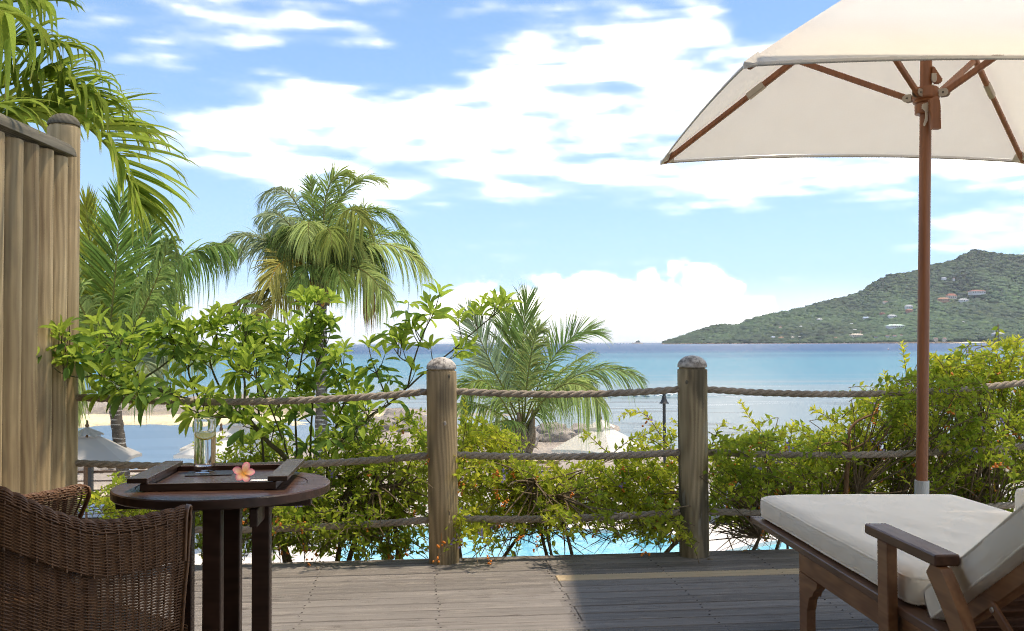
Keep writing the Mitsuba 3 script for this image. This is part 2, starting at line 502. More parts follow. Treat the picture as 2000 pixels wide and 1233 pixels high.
def sea_bump(p, n, uv):
    d = p.y
    k = smoothstep(60, 220, d)
    chop = fbm(p.x * 1.1, d * 2.6, 0.0, 4)
    wind = fbm(p.x * 0.22, d * 0.55, 3.0, 4)
    big = fbm(p.x * 0.035, d * 0.11, 7.0, 3)
    far = smoothstep(2500, 500, d)
    return 0.075 * chop * (0.35 + 0.65 * k) * far + 0.52 * wind * (0.12 + 0.88 * k) * (0.25 + 0.75 * far) + 1.1 * big * k


scene['mat_sea'] = bumped({'type': 'roughplastic', 'diffuse_reflectance': proc(sea_color), 'specular_reflectance': 0.62, 'int_ior': 1.33, 'alpha': 0.10, 'nonlinear': False}, sea_bump, 1.0, 0.05)
sy = np.concatenate([np.linspace(20, 120, 401), np.geomspace(121, 20000, 60)])
SX = np.linspace(-1, 1, 161)
gx = SX[None, :] * np.maximum(140, sy[:, None] * 1.5)
gy = np.broadcast_to(sy[:, None], gx.shape)
hz = 0.05 * (npfbm(gx * 0.25, gy * 0.9, 0.0, 4, 2) - 0.5) * np.where(gy < 121, 1, 0)
breaker = 0.42 * np.exp(-((gy - 85.5 - 2.2 * (npfbm(gx * 0.09, gx * 0.0, 3.0, 3, 4) - 0.5)) / 0.9) ** 2) * sst(4, 9, gx) * (1 - sst(15, 19, gx)) * (0.6 + 0.8 * npfbm(gx * 0.8, gy * 0.8, 1.0, 3, 6))
struct('sea', grid(np.stack([gx, gy, SEA_Z + hz + breaker], -1)[::-1]), 'mat_sea', smooth=True, label='blue sea of the bay, turquoise over the shallows, with a low line of surf')
# the white crest of the one breaking wave
scene['mat_foam'] = principled((0.80, 0.82, 0.82), 0.9, 0.2)
r = np.random.default_rng(3)
ico = trimesh.creation.icosphere(subdivisions=0)
fm = []
for _ in range(420):
    x = r.uniform(5, 17.0)
    y = 85.1 + 2.2 * (float(npfbm(np.array([x * 0.09]), np.array([0.0]), 3.0, 3, 4)[0]) - 0.5) + r.normal(0, 0.30)
    s = r.uniform(0.05, 0.15) * (1 - 0.5 * abs(x - 11) / 6)
    fm.append((ico.vertices * np.array([2.6, 1.2, 0.8]) * s + [x, y, SEA_Z + 0.12 + r.uniform(0, 0.24)], ico.faces))
obj('surf_foam', merge(fm), 'mat_foam', 'sea', smooth=True, kind='stuff', label='white broken foam of the small wave')

# ---- beach, rocks and reef as one terrain sheet
SHORE_T = [-0.6, -0.46, -0.30, -0.24, -0.16, -0.08, 0.0, 0.05, 0.09, 0.2, 0.6]
SHORE_D = [37, 37.5, 38.5, 43, 53, 56, 55, 51, 47, 45, 45]


def terrain_z(x, y):
    t = x / np.maximum(y, 1)
    shore = np.interp(t, SHORE_T, SHORE_D)
    k = sst(-9, 4.5, y - shore)
    rough = npfbm(x * 0.55, y * 0.4, 0.0, 5, 12)
    z = GROUND_Z - 1.15 * k + 0.75 * (rough - 0.45) * sst(-16, -5, y - shore)
    reef = sst(56.5, 59.5, y + 4 * (rough - 0.5)) * (1 - sst(80, 88, y + 10 * (rough - 0.5))) * (1 - sst(-0.27, -0.08, t))
    reef2 = sst(62, 65, y) * (1 - sst(69, 73, y)) * sst(-0.18, -0.14, t) * (1 - sst(-0.02, 0.02, t))
    reef3 = sst(50, 51.5, y) * (1 - sst(56, 58, y)) * sst(0.05, 0.065, t) * (1 - sst(0.10, 0.13, t))
    zr = np.where(y > 66, -3.10 + 0.9 * (npfbm(x * 0.6, y * 0.35, 3.0, 5, 14) - 0.5), -3.50 + 0.18 * (rough - 0.3))
    zr3 = -3.55 + 0.8 * (rough - 0.42)
    z = z * (1 - reef) + zr * reef
    m = np.maximum(reef2, reef3)
    return np.where(m > 0.02, np.maximum(z, zr3 * m + z * (1 - m)), z)


bx = np.linspace(-85, 90, 351)
by = np.concatenate([np.linspace(6.4, 30, 40), np.linspace(30.4, 95, 210)])
GX, GY = np.meshgrid(bx, by)
GZ = terrain_z(GX, GY)


def beach_color(p, n, uv):
    t = p.x / p.y
    k = fbm(p.x * 1.1, p.y * 0.8, p.z * 2, 4)
    f = fbm(p.x * 7, p.y * 3.5, p.z * 9, 3)
    rock = mix((0.140, 0.123, 0.106), (0.434, 0.378, 0.308), 0.55 * f + 0.45 * k)
    sand = mix((0.480, 0.396, 0.240), (0.660, 0.564, 0.384), f)
    flat = smoothstep(0.80, 0.97, n.z)
    yellow = smoothstep(67.0, 63.5, p.y + 5 * (k - 0.5)) * smoothstep(54, 57, p.y) * smoothstep(0.02, -0.10, t)
    s = dr.clip(yellow + 0.75 * flat * smoothstep(0.46, 0.62, k) * smoothstep(60, 45, p.y) + smoothstep(30, 26, p.y), 0, 1)
    return mix(rock, sand, s)


scene['mat_beach'] = principled(proc(beach_color), 0.9, 0.2)
struct('beach', grid(np.stack([GX, GY, GZ], -1)), 'mat_beach', smooth=True, label='rocky shore with sand patches and a reef flat')

# individual boulders along the shore
scene['mat_boulder'] = principled(proc(lambda p, n, uv: mix((0.13, 0.12, 0.11), (0.40, 0.36, 0.31), 0.6 * fbm(p.x * 3, p.y * 3, p.z * 3, 4) + 0.4 * smoothstep(0.2, 0.9, n.z))), 0.9, 0.2) if False else \
    principled(proc(lambda p, n, uv: mix((0.143, 0.130, 0.117), (0.468, 0.416, 0.351), fbm(p.x * 2.3, p.y * 2.3, p.z * 3.5, 4))), 0.9, 0.2)
ico3 = trimesh.creation.icosphere(subdivisions=3)
BOULDERS = [(735, 862, 50, 1.7, 'rounded brown boulder nearest the left edge of the rocks behind the sunlit post'), (785, 850, 51, 2.3, 'largest grey brown boulder on the shore just left of the sunlit post'),
            (818, 858, 48, 1.7, 'brown boulder on the shore touching the left outline of the sunlit post'), (700, 850, 54, 1.4, 'small boulder at the water edge seen through the arching shrub'),
            (1075, 872, 42, 1.6, 'brown boulder right of the young palm foot'), (1140, 845, 50, 1.6, 'dark boulder at the waterline left of the bright white beach umbrella'),
            (1000, 878, 40, 1.9, 'big brown boulder behind the foot of the young palm'), (955, 872, 42, 1.5, 'brown boulder left of the young palm foot'),
            (254, 836, 56, 0.8, 'small dark rock standing alone in the lagoon water'), (150, 935, 34, 1.2, 'low rock on the shore beside the privacy fence post'), (205, 922, 35.5, 1.1, 'low rock on the shore below the ringed palm trunk')]
for i, (px, py, D, s, lab) in enumerate(BOULDERS):
    q = at(px, py, D)
    q[2] = float(terrain_z(np.array([q[0]]), np.array([q[1]]))[0])
    v = np.array(ico3.vertices)
    v = v * (0.62 + 0.55 * npfbm(v[:, 0] * 1.3 + i * 7, v[:, 1] * 1.3, v[:, 2] * 1.3, 2, 5) + 0.42 * np.abs(npfbm(v[:, 0] * 3.3 + i * 7, v[:, 1] * 3.3, v[:, 2] * 3.3, 4, 6) - 0.5) * 2)[:, None]
    v = v * np.array([s * 0.62, s * 0.5, s * 0.40]) + q + [0, 0, 0.05 * s]
    solo('boulder', lab, 'boulder', (v, ico3.faces), 'mat_boulder', smooth=45, group='boulders along the shore')

# ---- pool terrace and pool
from shapely.geometry import Polygon, Point, LineString
from shapely import affinity, union_all


def zpt(px, py, z=GROUND_Z):
    return at_z(px, py, z)[:2]


pool = Polygon([zpt(*q) for q in [(652, 1110), (676, 1062), (725, 1046), (860, 1038), (1060, 1041), (1180, 1046), (1290, 1050), (1330, 1062), (1335, 1085), (1370, 1100), (1460, 1078), (1600, 1052), (1700, 1060), (1700, 1135), (1300, 1180), (820, 1180)]]).buffer(0.35).buffer(-0.35)
coping = pool.buffer(0.32).difference(pool)
terrace_poly = Polygon([(-16, 11), (22, 11), (22, 27.5), (7, 28.5), (-6, 26.0), (-16, 25.0)]).difference(pool.buffer(0.31))
v, f = extrude(terrace_poly, 0.10)


def terrace_color(p, n, uv):
    tile = cell_rand(dr.floor(p.x / 0.6), dr.floor(p.y / 0.6), 1)
    k = fbm(p.x * 2.2, p.y * 2.2, 0.0, 4)
    c = mix((0.375, 0.356, 0.325), (0.537, 0.512, 0.475), dr.clip(0.6 * k + 0.4 * tile, 0, 1))
    pale = smoothstep(22.6, 22.2, p.y + 0.6 * (k - 0.5))
    return mix(c, (0.66, 0.62, 0.55), 0.85 * pale)


scene['mat_terrace'] = principled(proc(terrace_color), 0.85, 0.2)
struct('pool_terrace', (v + [0, 0, GROUND_Z + 0.0], f), 'mat_terrace', label='paved terrace round the pool')
scene['mat_coping'] = principled((0.70, 0.66, 0.60), 0.7, 0.3)
v, f = extrude(coping, 0.13)
obj('coping', (v + [0, 0, GROUND_Z], f), 'mat_coping', 'pool_terrace', label='pale stone pool edge')


def pool_color(p, n, uv):
    k = fbm(p.x * 1.6, p.y * 1.2, 0.0, 3)
    net = smoothstep(0.10, 0.0, dr.abs(fbm(p.x * 2.6, p.y * 2.0, 4.0, 3) - 0.5))
    return mix((0.120, 0.480, 0.672), (0.324, 0.720, 0.840), dr.clip(0.7 * k + 0.35 * net, 0, 1))


scene['mat_pool'] = bumped({'type': 'roughplastic', 'diffuse_reflectance': proc(pool_color), 'int_ior': 1.33, 'alpha': 0.06, 'nonlinear': False},
                           lambda p, n, uv: fbm(p.x * 2.5, p.y * 2.5, 0.0, 3), 0.05, 0.01)
v, f = extrude(pool.buffer(0.02), 0.03)
struct('pool', (v + [0, 0, GROUND_Z + 0.02], f), 'mat_pool', label='bright blue swimming pool below the deck')

# ---- headland across the bay
RIDGE = [(1296, 668.6), (1310, 666), (1330, 659), (1350, 652), (1385, 641), (1410, 636), (1440, 638), (1460, 630), (1500, 617), (1550, 607), (1600, 595), (1640, 585), (1682, 573),
         (1700, 560), (1722, 546), (1745, 539), (1790, 531), (1810, 523), (1835, 517), (1868, 509), (1882, 499), (1900, 493), (1922, 492), (1940, 497), (1962, 500), (2000, 499), (2080, 484), (2200, 455), (2400, 420), (2700, 440), (3200, 520), (3800, 640)]
rp = np.array([[q[0], at(q[0], q[1], 1.0)[0], at(q[0], q[1], 1.0)[2] - EYE[2]] for q in RIDGE])
HT = np.linspace(rp[0, 1], rp[-1, 1], 520)                   # tangent of the bearing
HRIDGE = np.interp(HT, rp[:, 1], rp[:, 2])
coast_d = np.interp(HT, [rp[0, 1], 0.3, 0.53, 1.0, 1.5], [3250, 2850, 2450, 2100, 1800])
ridge_d = coast_d + np.interp(HT, [rp[0, 1], 0.2, 0.3, 0.53, 1.0, 1.5], [60, 240, 600, 1150, 1400, 900])
ridge_h = EYE[2] + HRIDGE * ridge_d - SEA_Z
HS = np.linspace(0, 1.35, 90)


def hill_point(t, s):
    cd, rd = np.interp(t, HT, coast_d), np.interp(t, HT, ridge_d)
    rh = np.interp(t, HT, ridge_h)
    y = cd + (rd - cd) * s
    x = t * y
    prof = np.where(s <= 1, 0.015 + 0.985 * (0.42 * np.clip(s, 0, 1) + 0.58 * np.clip(s, 0, 1) ** 2.1), 1 - 0.9 * (s - 1))
    gul = (npfbm(x * 0.0042 + 0.0011 * y, y * 0.0016, 0.0, 5, 31) - 0.5)
    z = SEA_Z - 3 + (rh + 3) * prof * (1 + 0.75 * gul * sst(0.03, 0.35, s) * (1 - sst(0.72, 0.98, s)))
    return np.stack([x, y, z], -1)


tt, ss = np.meshgrid(HT, HS)
scene['mat_hill'] = principled(proc(lambda p, n, uv: mix(mix((0.045, 0.060, 0.024), (0.105, 0.120, 0.046), fbm(p.x * 0.006, p.y * 0.006, p.z * 0.012, 5)), (0.17, 0.12, 0.085),
                                                          0.8 * smoothstep(SEA_Z + 5.0, SEA_Z + 1.5, p.z))), 0.95, 0.1)
struct('headland', grid(hill_point(tt, ss)), 'mat_hill', smooth=True, label='green forested headland across the bay')
# the forest on it: crowns too far off to count
r = np.random.default_rng(11)
n = 34000
t = r.uniform(HT[0], 0.62, n)
s = r.uniform(0.015, 1.06, n) ** 0.85
keep = npfbm(t * 40, s * 9, 0.0, 4, 44) + r.uniform(0, 0.5, n) > 0.52
t, s = t[keep], s[keep]
P = hill_point(t, s)
n = len(P)
size = 4.2 + 5.5 * r.uniform(0, 1, n) ** 2 + 4.5 * (r.uniform(0, 1, n) > 0.97)
size *= np.interp(t, [HT[0], HT[0] + 0.03, 0.3], [0.5, 0.75, 1.0])
ico1 = trimesh.creation.icosphere(subdivisions=1)
iv = np.array(ico1.vertices); iv *= [1.3, 1.3, 0.62]
V = iv[None] * (size[:, None, None] * r.uniform(0.75, 1.2, (n, 1, 3))) * (0.75 + 0.5 * r.uniform(0, 1, (n, len(iv), 1))) + (P + np.stack([0 * size, 0 * size, 0.35 * size], -1))[:, None]
F = (np.array(ico1.faces)[None] + (np.arange(n) * len(iv))[:, None, None]).reshape(-1, 3)
base = np.array([0.046, 0.082, 0.031])
tone = 0.80 + 0.34 * r.uniform(0, 1, n)[:, None] + 1.9 * (npfbm(P[:, 0] * 0.006, P[:, 1] * 0.004, 0.0, 4, 61)[:, None] - 0.5)
hue = np.array([0.75, 0.50, 0.20]) * (r.uniform(0, 1, (n, 1)) ** 2) * base
C = np.clip(base * tone + hue, 0, 1)
solo('hill_forest', 'dense dark green woodland covering the far headland', 'forest', (V.reshape(-1, 3), F), 'mat_vertex', smooth=True, kind='stuff', color=np.repeat(C, len(iv), 0))
# shore rocks and the little beach of the headland
r = np.random.default_rng(12)
n = 900
t = r.uniform(HT[0] - 0.004, 0.56, n)
cd = np.interp(t, HT, coast_d)
P = np.stack([t * cd, cd - r.uniform(0, 14, n), np.full(n, SEA_Z)], -1)
sz = r.uniform(0.7, 2.6, n)
V = np.array(ico.vertices)[None] * (sz[:, None, None] * np.array([1.6, 1.0, 1.0])) * r.uniform(0.7, 1.3, (n, 12, 1)) + P[:, None]
F = (np.array(ico.faces)[None] + (np.arange(n) * 12)[:, None, None]).reshape(-1, 3)
C = np.array([0.30, 0.22, 0.17]) * r.uniform(0.55, 1.35, (n, 1))
solo('coast_rock', 'line of pinkish rocks at the waterline of the far headland', 'rocks', (V.reshape(-1, 3), F), 'mat_vertex', kind='stuff', color=np.repeat(C, 12, 0))
bt = np.linspace(0.449, 0.492, 40)
bs = np.linspace(0, 1, 5)
B = np.stack([hill_point(bt, np.full(40, 0.0))] * 5)
for k in range(5):
    B[k, :, 1] -= 26 * (1 - bs[k]); B[k, :, 0] = bt * B[k, :, 1]; B[k, :, 2] = SEA_Z + 0.05 + 2.6 * bs[k] * np.sin(np.pi * np.linspace(0, 1, 40))
scene['mat_sand'] = principled((0.70, 0.60, 0.44), 0.9, 0.1)
struct('far_beach', grid(B), 'mat_sand', smooth=True, label='short pale sand beach at the foot of the headland')

# ---- houses on the headland
for nm, c in (('white', (0.58, 0.57, 0.55)), ('cream', (0.60, 0.52, 0.40)), ('grey', (0.45, 0.46, 0.46)), ('red', (0.34, 0.15, 0.10)), ('orange', (0.40, 0.22, 0.13)), ('pale_green', (0.60, 0.72, 0.60)),
              ('rust', (0.30, 0.15, 0.11)), ('blue', (0.40, 0.47, 0.55)), ('dark_window', (0.05, 0.05, 0.055))):
    scene['mat_paint_' + nm] = principled(c, 0.8, 0.2)


def gable(L, W, H):
    v = np.array([[-L / 2, -W / 2, 0], [L / 2, -W / 2, 0], [L / 2, W / 2, 0], [-L / 2, W / 2, 0], [-L * 0.30, 0, H], [L * 0.30, 0, H]])
    return v, np.array([[0, 1, 5], [0, 5, 4], [1, 2, 5], [2, 3, 4], [2, 4, 5], [3, 0, 4], [0, 3, 2], [0, 2, 1]])


def hill_s(px, py):
    d = at(px, py, 1.0) - EYE
    tb = d[0]
    ss_ = np.linspace(0.01, 1, 400)
    q = hill_point(np.full(400, tb), ss_)
    el = (q[:, 2] - EYE[2]) / q[:, 1]
    i = int(np.argmax(el >= d[2]))
    return tb, (ss_[i] if el[i] >= d[2] else 0.95)


HOUSES = [  # px, py, width px, height px, wall, roof, label or None, rotation
    (1742, 643, 30, 6, 'white', 'pale_green', 'wide white building with a pale green roof low on the headland', 0.1),
    (1738, 624, 15, 6, 'white', 'grey', 'white house with a grey roof above the pale green roofed building', 0.2),
    (1853, 587, 17, 10, 'cream', 'red', 'cream house with a red hipped roof right of the umbrella pole', 0.15),
    (1837, 592, 20, 7, 'orange', 'orange', 'low orange roofed building stepping down beside the red roofed house', -0.2),
    (1877, 592, 15, 5, 'white', 'white', 'bright white roofed house beside the red roofed house', 0.0),
    (1901, 577, 27, 7, 'white', 'rust', 'long white house with a rusty red roof, highest right of the umbrella pole', 0.1),
    (1771, 606, 13, 7, 'white', 'grey', 'tall white house just left of the umbrella pole', 0.1),
    (1772, 612, 12, 5, 'red', 'red', 'small red roofed house just left of the umbrella pole', 0.3),
    (1688, 627, 12, 5, 'grey', 'blue', 'house with a blue grey roof in the middle of the headland', -0.3),
    (1598, 629, 9, 4, 'white', 'white', 'pale house alone on the left slope of the headland', 0.2),
    (1522, 644, 5, 3, 'white', 'red', None, 0.1), (1562, 642, 5, 2.6, 'white', 'white', None, 0.1),
    (1533, 657, 5, 3, 'white', 'rust', None, 0.4), (1667, 649, 6, 2.6, 'white', 'white', None, 0.1),
    (1660, 637, 6, 2.6, 'grey', 'grey', None, 0.1), (1720, 617, 9, 3, 'rust', 'rust', None, 0.1),
    (1726, 594, 8, 3, 'cream', 'rust', None, 0.2), (1840, 548, 8, 3, 'white', 'white', None, 0.0),
    (1860, 549, 4, 3, 'white', 'red', None, 0.0), (1878, 634, 4, 3, 'white', 'white', None, 0.0),
    (1508, 664, 8, 4, 'white', 'blue', 'blue and white house close to the water, leftmost on the far shore', 0.1), (1524, 665, 10, 4, 'orange', 'orange', 'orange house on the waterline of the far shore', 0.1),
    (1560, 663, 5, 3, 'white', 'white', None, 0.0), (1546, 664, 5, 4, 'cream', 'cream', None, 0.0),
    (1668, 661, 22, 6, 'cream', 'cream', 'long cream hotel block at the water in the middle of the far shore', 0.1), (1697, 663, 9, 3, 'grey', 'rust', None, 0.1), (1708, 663, 9, 3, 'grey', 'rust', None, 0.1),
    (1630, 665, 7, 3, 'cream', 'rust', None, 0.2), (1680, 654, 6, 3, 'cream', 'rust', None, 0.2), (1730, 661, 7, 3, 'grey', 'rust', None, 0.1), (1744, 661, 7, 3, 'grey', 'rust', None, 0.1), (1757, 660, 5, 3, 'white', 'rust', None, 0.1),
    (1942, 660, 20, 7, 'grey', 'grey', 'grey hotel block by the sand beach at the right edge of the bay', 0.1), (1824, 667, 7, 4, 'cream', 'rust', None, 0.1), (1841, 667, 7, 4, 'cream', 'rust', None, 0.1),
]
for px, py, wp, hp, wall, roof, lab, rot in HOUSES:
    tb, s = hill_s(px, py)
    q = hill_point(np.array([tb]), np.array([s]))[0]
    D = q[1]
    W, H = wp * D / FPX, hp * D / FPX
    h = thing('hill_house', lab or f'tiny {wall} walled house with a {roof} roof among the trees of the far headland', 'house', 'houses on the far headland')
    m = np.eye(4); cr, sr = math.cos(rot), math.sin(rot)
    m[:2, :2] = [[cr, -sr], [sr, cr]]; m[:3, 3] = q + [0, -0.35 * W - 9, 0.2 + 4.0]
    wh = 0.62 * H
    obj('wall', moved((lambda b: (b[0] + [0, 0, wh / 2 - 2.5], b[1]))(bbox(W, W * 0.55, wh + 5, 0.1)), m), 'mat_paint_' + wall, h)
    g = gable(W * 1.1, W * 0.64, max(H - wh, 0.3 * H) * 1.1)
    obj('roof', moved((g[0] + [0, 0, wh + 0.03], g[1]), m), 'mat_paint_' + roof, h)
    if wp >= 12:
        k = max(3, int(wp / 4))
        for j in range(k):
            x = (j + 0.5) / k * W - W / 2
            obj('window', moved(moved(bbox(W / k * 0.45, 0.25, wh * 0.42, 0.02), frame([x, -W * 0.275 - 0.13, wh * 0.5], [1, 0, 0], z=[0, 0, 1])), m), 'mat_paint_dark_window', h)

# ---- small rocky islet on the horizon, and a buoy
c = at(1245, 669.4, 5200); c[2] = SEA_Z
v = np.array(ico3.vertices) * (0.7 + 0.6 * npfbm(np.array(ico3.vertices)[:, 0] * 2, np.array(ico3.vertices)[:, 1] * 2, np.array(ico3.vertices)[:, 2] * 2, 4, 8))[:, None]
isl = thing('rocky_islet', 'tiny rocky islet with a few trees on the horizon left of the headland', 'islet')
obj('rock', (v * [31, 20, 7.5] + c, ico3.faces), 'mat_boulder', isl, smooth=40)
for dx, s in ((-3, 6.0), (4, 7.5), (10, 4.5), (-9, 4.0)):
    tr = (np.array(ico1.vertices) * np.random.default_rng(int(dx + 20)).uniform(0.7, 1.3, (42, 1)) * [s * 0.7, s * 0.7, s] + c + [dx, -6, 6 + s * 0.6], ico1.faces)
    obj('tree', tr, 'mat_hill', isl, smooth=True)
b = at(1735, 685, 560); b[2] = SEA_Z
solo('mooring_buoy', 'small white mooring buoy on the blue water under the headland', 'buoy', (np.array(ico3.vertices) * [0.55, 0.55, 0.5] + b + [0, 0, 0.35], ico3.faces), 'mat_paint_white', smooth=True)

# ================================================================ DECK
U0, U1 = -3.35, 4.6
JOINT = 0.72
rng = np.random.default_rng(5)
deck = 'deck'
USED['deck'] = 1
labels['deck'] = {'kind': 'structure', 'label': 'weathered grey brown timber terrace deck'}
nails = []
disc = lathe([(0.0, 0.0006), (0.0045, 0.0006), (0.005, -0.002)], 8)
NEW_ROW = 4
for row in range(46):
    vc = EDGE_V - (row + 0.5) * DECK_PITCH
    cuts = [U0]
    if row == NEW_ROW or row % 3 == 1 or row in (2, 5, 9, 12):
        cuts.append(JOINT + (0.0 if row % 2 else 0.0))
    elif row % 3 == 2:
        cuts.append(2.45)
    else:
        cuts.append(-1.7)
    cuts.append(U1)
    for a, b in zip(cuts[:-1], cuts[1:]):
        w = DECK_PITCH - 0.0085 - rng.uniform(0, 0.0025)
        c = DU * (a + b) / 2 + DV * vc + DZ * (-0.016 + rng.normal(0, 0.0006))
        new = row == NEW_ROW and a == JOINT
        obj('board', moved(bbox(b - a - 0.003, w, 0.032, 0.0032), frame(c, DU, z=DZ)), 'mat_deck_new' if new else 'mat_deck', deck,
            label='newer pale yellow deck board' if new else None)
    for u in (-2.9, -2.3, -1.7, -1.1, -0.5, 0.1, 0.70, 1.3, 1.9, 2.5, 3.1, 3.7):
        for dv in (-0.03, 0.03):
            q = DU * (u + rng.normal(0, 0.006)) + DV * (vc + dv + rng.normal(0, 0.003))
            nails.append((disc[0] + q + [0, 0, 0.0008], disc[1]))
obj('screw', merge(nails), 'mat_nail', deck, kind='stuff')
V0 = EDGE_V - 46 * DECK_PITCH
c = DU * (U0 + U1) / 2 + DV * (EDGE_V + V0) / 2
obj('joist', merge([beam(DU * u + DV * V0 + DZ * -0.095, DU * u + DV * (EDGE_V - 0.06) + DZ * -0.095, 0.06, 0.12) for u in np.arange(-3.2, 4.6, 0.6)]), 'mat_gap_shade', deck, kind='stuff')
obj('fascia', beam(DU * U0 + DV * (EDGE_V - 0.025) + DZ * -0.115, DU * U1 + DV * (EDGE_V - 0.025) + DZ * -0.115, 0.04, 0.16), 'mat_deck', deck)
# soil bed with a retaining wall just beyond the deck
bed = [DU * -7 + DV * (EDGE_V + 0.02), DU * 8 + DV * (EDGE_V + 0.02), DU * 8 + DV * (EDGE_V + 1.05), DU * -7 + DV * (EDGE_V + 1.05)]
v, f = extrude(Polygon([q[:2] for q in bed]), 2.5)
scene['mat_soil'] = principled(proc(lambda p, n, uv: mix((0.06, 0.045, 0.03), (0.16, 0.125, 0.085), fbm(p.x * 9, p.y * 9, p.z * 9, 4))), 0.95, 0.1)
struct('planting_bed', (v + [0, 0, -2.98], f), 'mat_soil', label='raised soil bed along the deck edge')
# ground under the deck and the house
v, f = extrude(Polygon([(-9, -7), (9, -7), (9, 5.9), (-9, 5.0)]), 0.2)
struct('ground', (v + [0, 0, -0.62], f), 'mat_soil', label='bare earth under the deck')

# ================================================================ THE AIR OVER THE BAY
scene['haze_air'] = {'type': 'homogeneous', 'albedo': 0.95, 'sigma_t': 5e-5}
scene['camera']['medium'] = {'type': 'ref', 'id': 'haze_air'}
scene['haze'] = {'type': 'cube', 'to_world': T().translate([0, 8000, 208]).scale([33000, 15000, 220]), 'bsdf': {'type': 'null'}, 'interior': {'type': 'ref', 'id': 'haze_air'}}
labels['haze'] = {'kind': 'stuff', 'label': 'thin bluish sea haze over the bay'}

# ================================================================ POSTS, ROPES, FENCE
def post_profile(r, h, groove=True):
    pr = [(0.0, -0.25), (r, -0.25), (r, h - 0.003), (r - 0.003, h), (r * 0.88, h), (r * 0.88, h + 0.010)]
    return pr


def dome(r, h):
    k = np.linspace(0, 1, 9)
    return [(0.0, 0.0), (r * 0.96, 0.0), (r * 1.01, 0.004)] + [(r * 1.01 * math.cos(a * math.pi / 2), 0.006 + h * math.sin(a * math.pi / 2)) for a in k[1:-1]] + [(0.0, h + 0.006)]


def knotty(v, amp=0.0016, seed=0):
    w = v.copy()
    rad = unit(np.stack([v[:, 0], v[:, 1], 0 * v[:, 0]], -1))
    w += rad * amp * (npfbm(v[:, 0] * 30 + seed, v[:, 1] * 30, v[:, 2] * 6, 3, 7)[:, None] - 0.5) * 2
    return w


def dense_profile(pr, step):
    out = [pr[0]]
    for a, b in zip(pr[:-1], pr[1:]):
        n = max(1, int(math.hypot(b[0] - a[0], b[1] - a[1]) / step))
        out += [(a[0] + (b[0] - a[0]) * k / n, a[1] + (b[1] - a[1]) * k / n) for k in range(1, n + 1)]
    return out


POSTS = []


def round_post(px, base_y, top_y, lab, mat, group=None, r=0.0835, tilt=(0, 0), seed=0, hz=None, base=None):
    front = at_z(px, base_y, 0.0) if base is None else np.array(base)
    d = unit(front[:2] - EYE[:2]) if base is None else np.zeros(2)
    c = np.array([front[0] + d[0] * r, front[1] + d[1] * r, 0.0])
    h = (at(px, top_y, c[1] - r)[2]) if hz is None else hz
    t = thing('fence_post' if hz else 'deck_post', lab, 'post')
    v, f = lathe(dense_profile(post_profile(r, h), 0.05), 40)
    v = knotty(v, seed=seed)
    tl = np.array([tilt[0], tilt[1], 0])
    v = v + v[:, 2:3] * tl + c
    obj('shaft', (v, f), mat, t, smooth=50)
    dv, df = lathe(dome(r * 0.99, 0.062), 40)
    dv = dv * (1 + 0.012 * (npfbm(dv[:, 0] * 60 + seed, dv[:, 1] * 60, dv[:, 2] * 60, 3, 5)[:, None] - 0.5))
    obj('cap', (dv + c + [0, 0, h + 0.010] + (h + 0.01) * tl, df), 'mat_cap' if mat != 'mat_fence' else 'mat_rail', t, smooth=60)
    # bolt heads
    POSTS.append((c, h, tl, r, t))
    return t, c, h


pl, cl, hl = round_post(867.5, 1104, 726, 'round timber rope post in the sun, left of the two on the deck edge', 'mat_post', tilt=(-0.012, 0), seed=1)
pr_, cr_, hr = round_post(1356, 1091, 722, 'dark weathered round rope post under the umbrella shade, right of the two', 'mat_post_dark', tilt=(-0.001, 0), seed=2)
# knots with a metal plug where the ropes run through
for (px, py, c, t, mat) in ((872, 827, cl, pl, 'mat_cap'), (884, 735, cl, pl, 'mat_rail'), (1340, 747, cr_, pr_, 'mat_rail')):
    q = at(px, py, c[1] - 0.080)
    d = unit(np.array([q[0] - c[0], q[1] - c[1], 0]))
    q = np.array([c[0], c[1], q[2]]) + d * 0.0825 + np.array([-0.012 * q[2] if c is cl else 0, 0, 0])
    v, f = lathe([(0.0, 0.004), (0.008, 0.0035), (0.0105, 0.001), (0.012, -0.004)], 16)
    m = frame(q, np.cross([0, 0, 1], d), z=d)
    obj('knot', moved((v * [0.8, 1.15, 1], f), m), mat, t, smooth=50)
# the next post along the edge, right of the frame, carries the ropes on
b3 = DU * 3.85 + DV * (EDGE_V - 0.10)
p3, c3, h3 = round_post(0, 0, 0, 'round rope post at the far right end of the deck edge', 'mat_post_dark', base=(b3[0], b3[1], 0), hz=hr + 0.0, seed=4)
# tall corner post of the privacy fence
FX, FY = -2.438, 5.27
pf, cf, hf = round_post(0, 0, 0, 'tall round corner post of the privacy fence with a domed cap', 'mat_fence', base=(FX, FY, 0), hz=2.385, seed=9)

ROPE_R = 0.0103


def rope(points, lab, fray=None):
    path = smooth_path(points, 170)
    L = np.concatenate([[0], np.cumsum(np.linalg.norm(np.diff(path, axis=0), axis=1))])
    t = unit(np.gradient(path, axis=0))
    a = unit(np.cross([0, 0, 1.0], t)); b = np.cross(t, a)
    k = thing('rope', lab, 'rope', 'twisted ropes strung between the posts')
    for s in range(3):
        ph = -2 * np.pi * (L / 0.165) + s * 2 * np.pi / 3
        q = path + ROPE_R * 1.02 * (np.cos(ph)[:, None] * a + np.sin(ph)[:, None] * b)
        obj('strand', tube(q, ROPE_R * (1 + 0.05 * np.sin(L * 31 + s)), 9), 'mat_rope', k, smooth=60)
    return k


def on_post(c, py, px, tl=np.zeros(3)):
    q = at(px, py, c[1])
    return np.array([c[0] + tl[0] * q[2], c[1], q[2]])


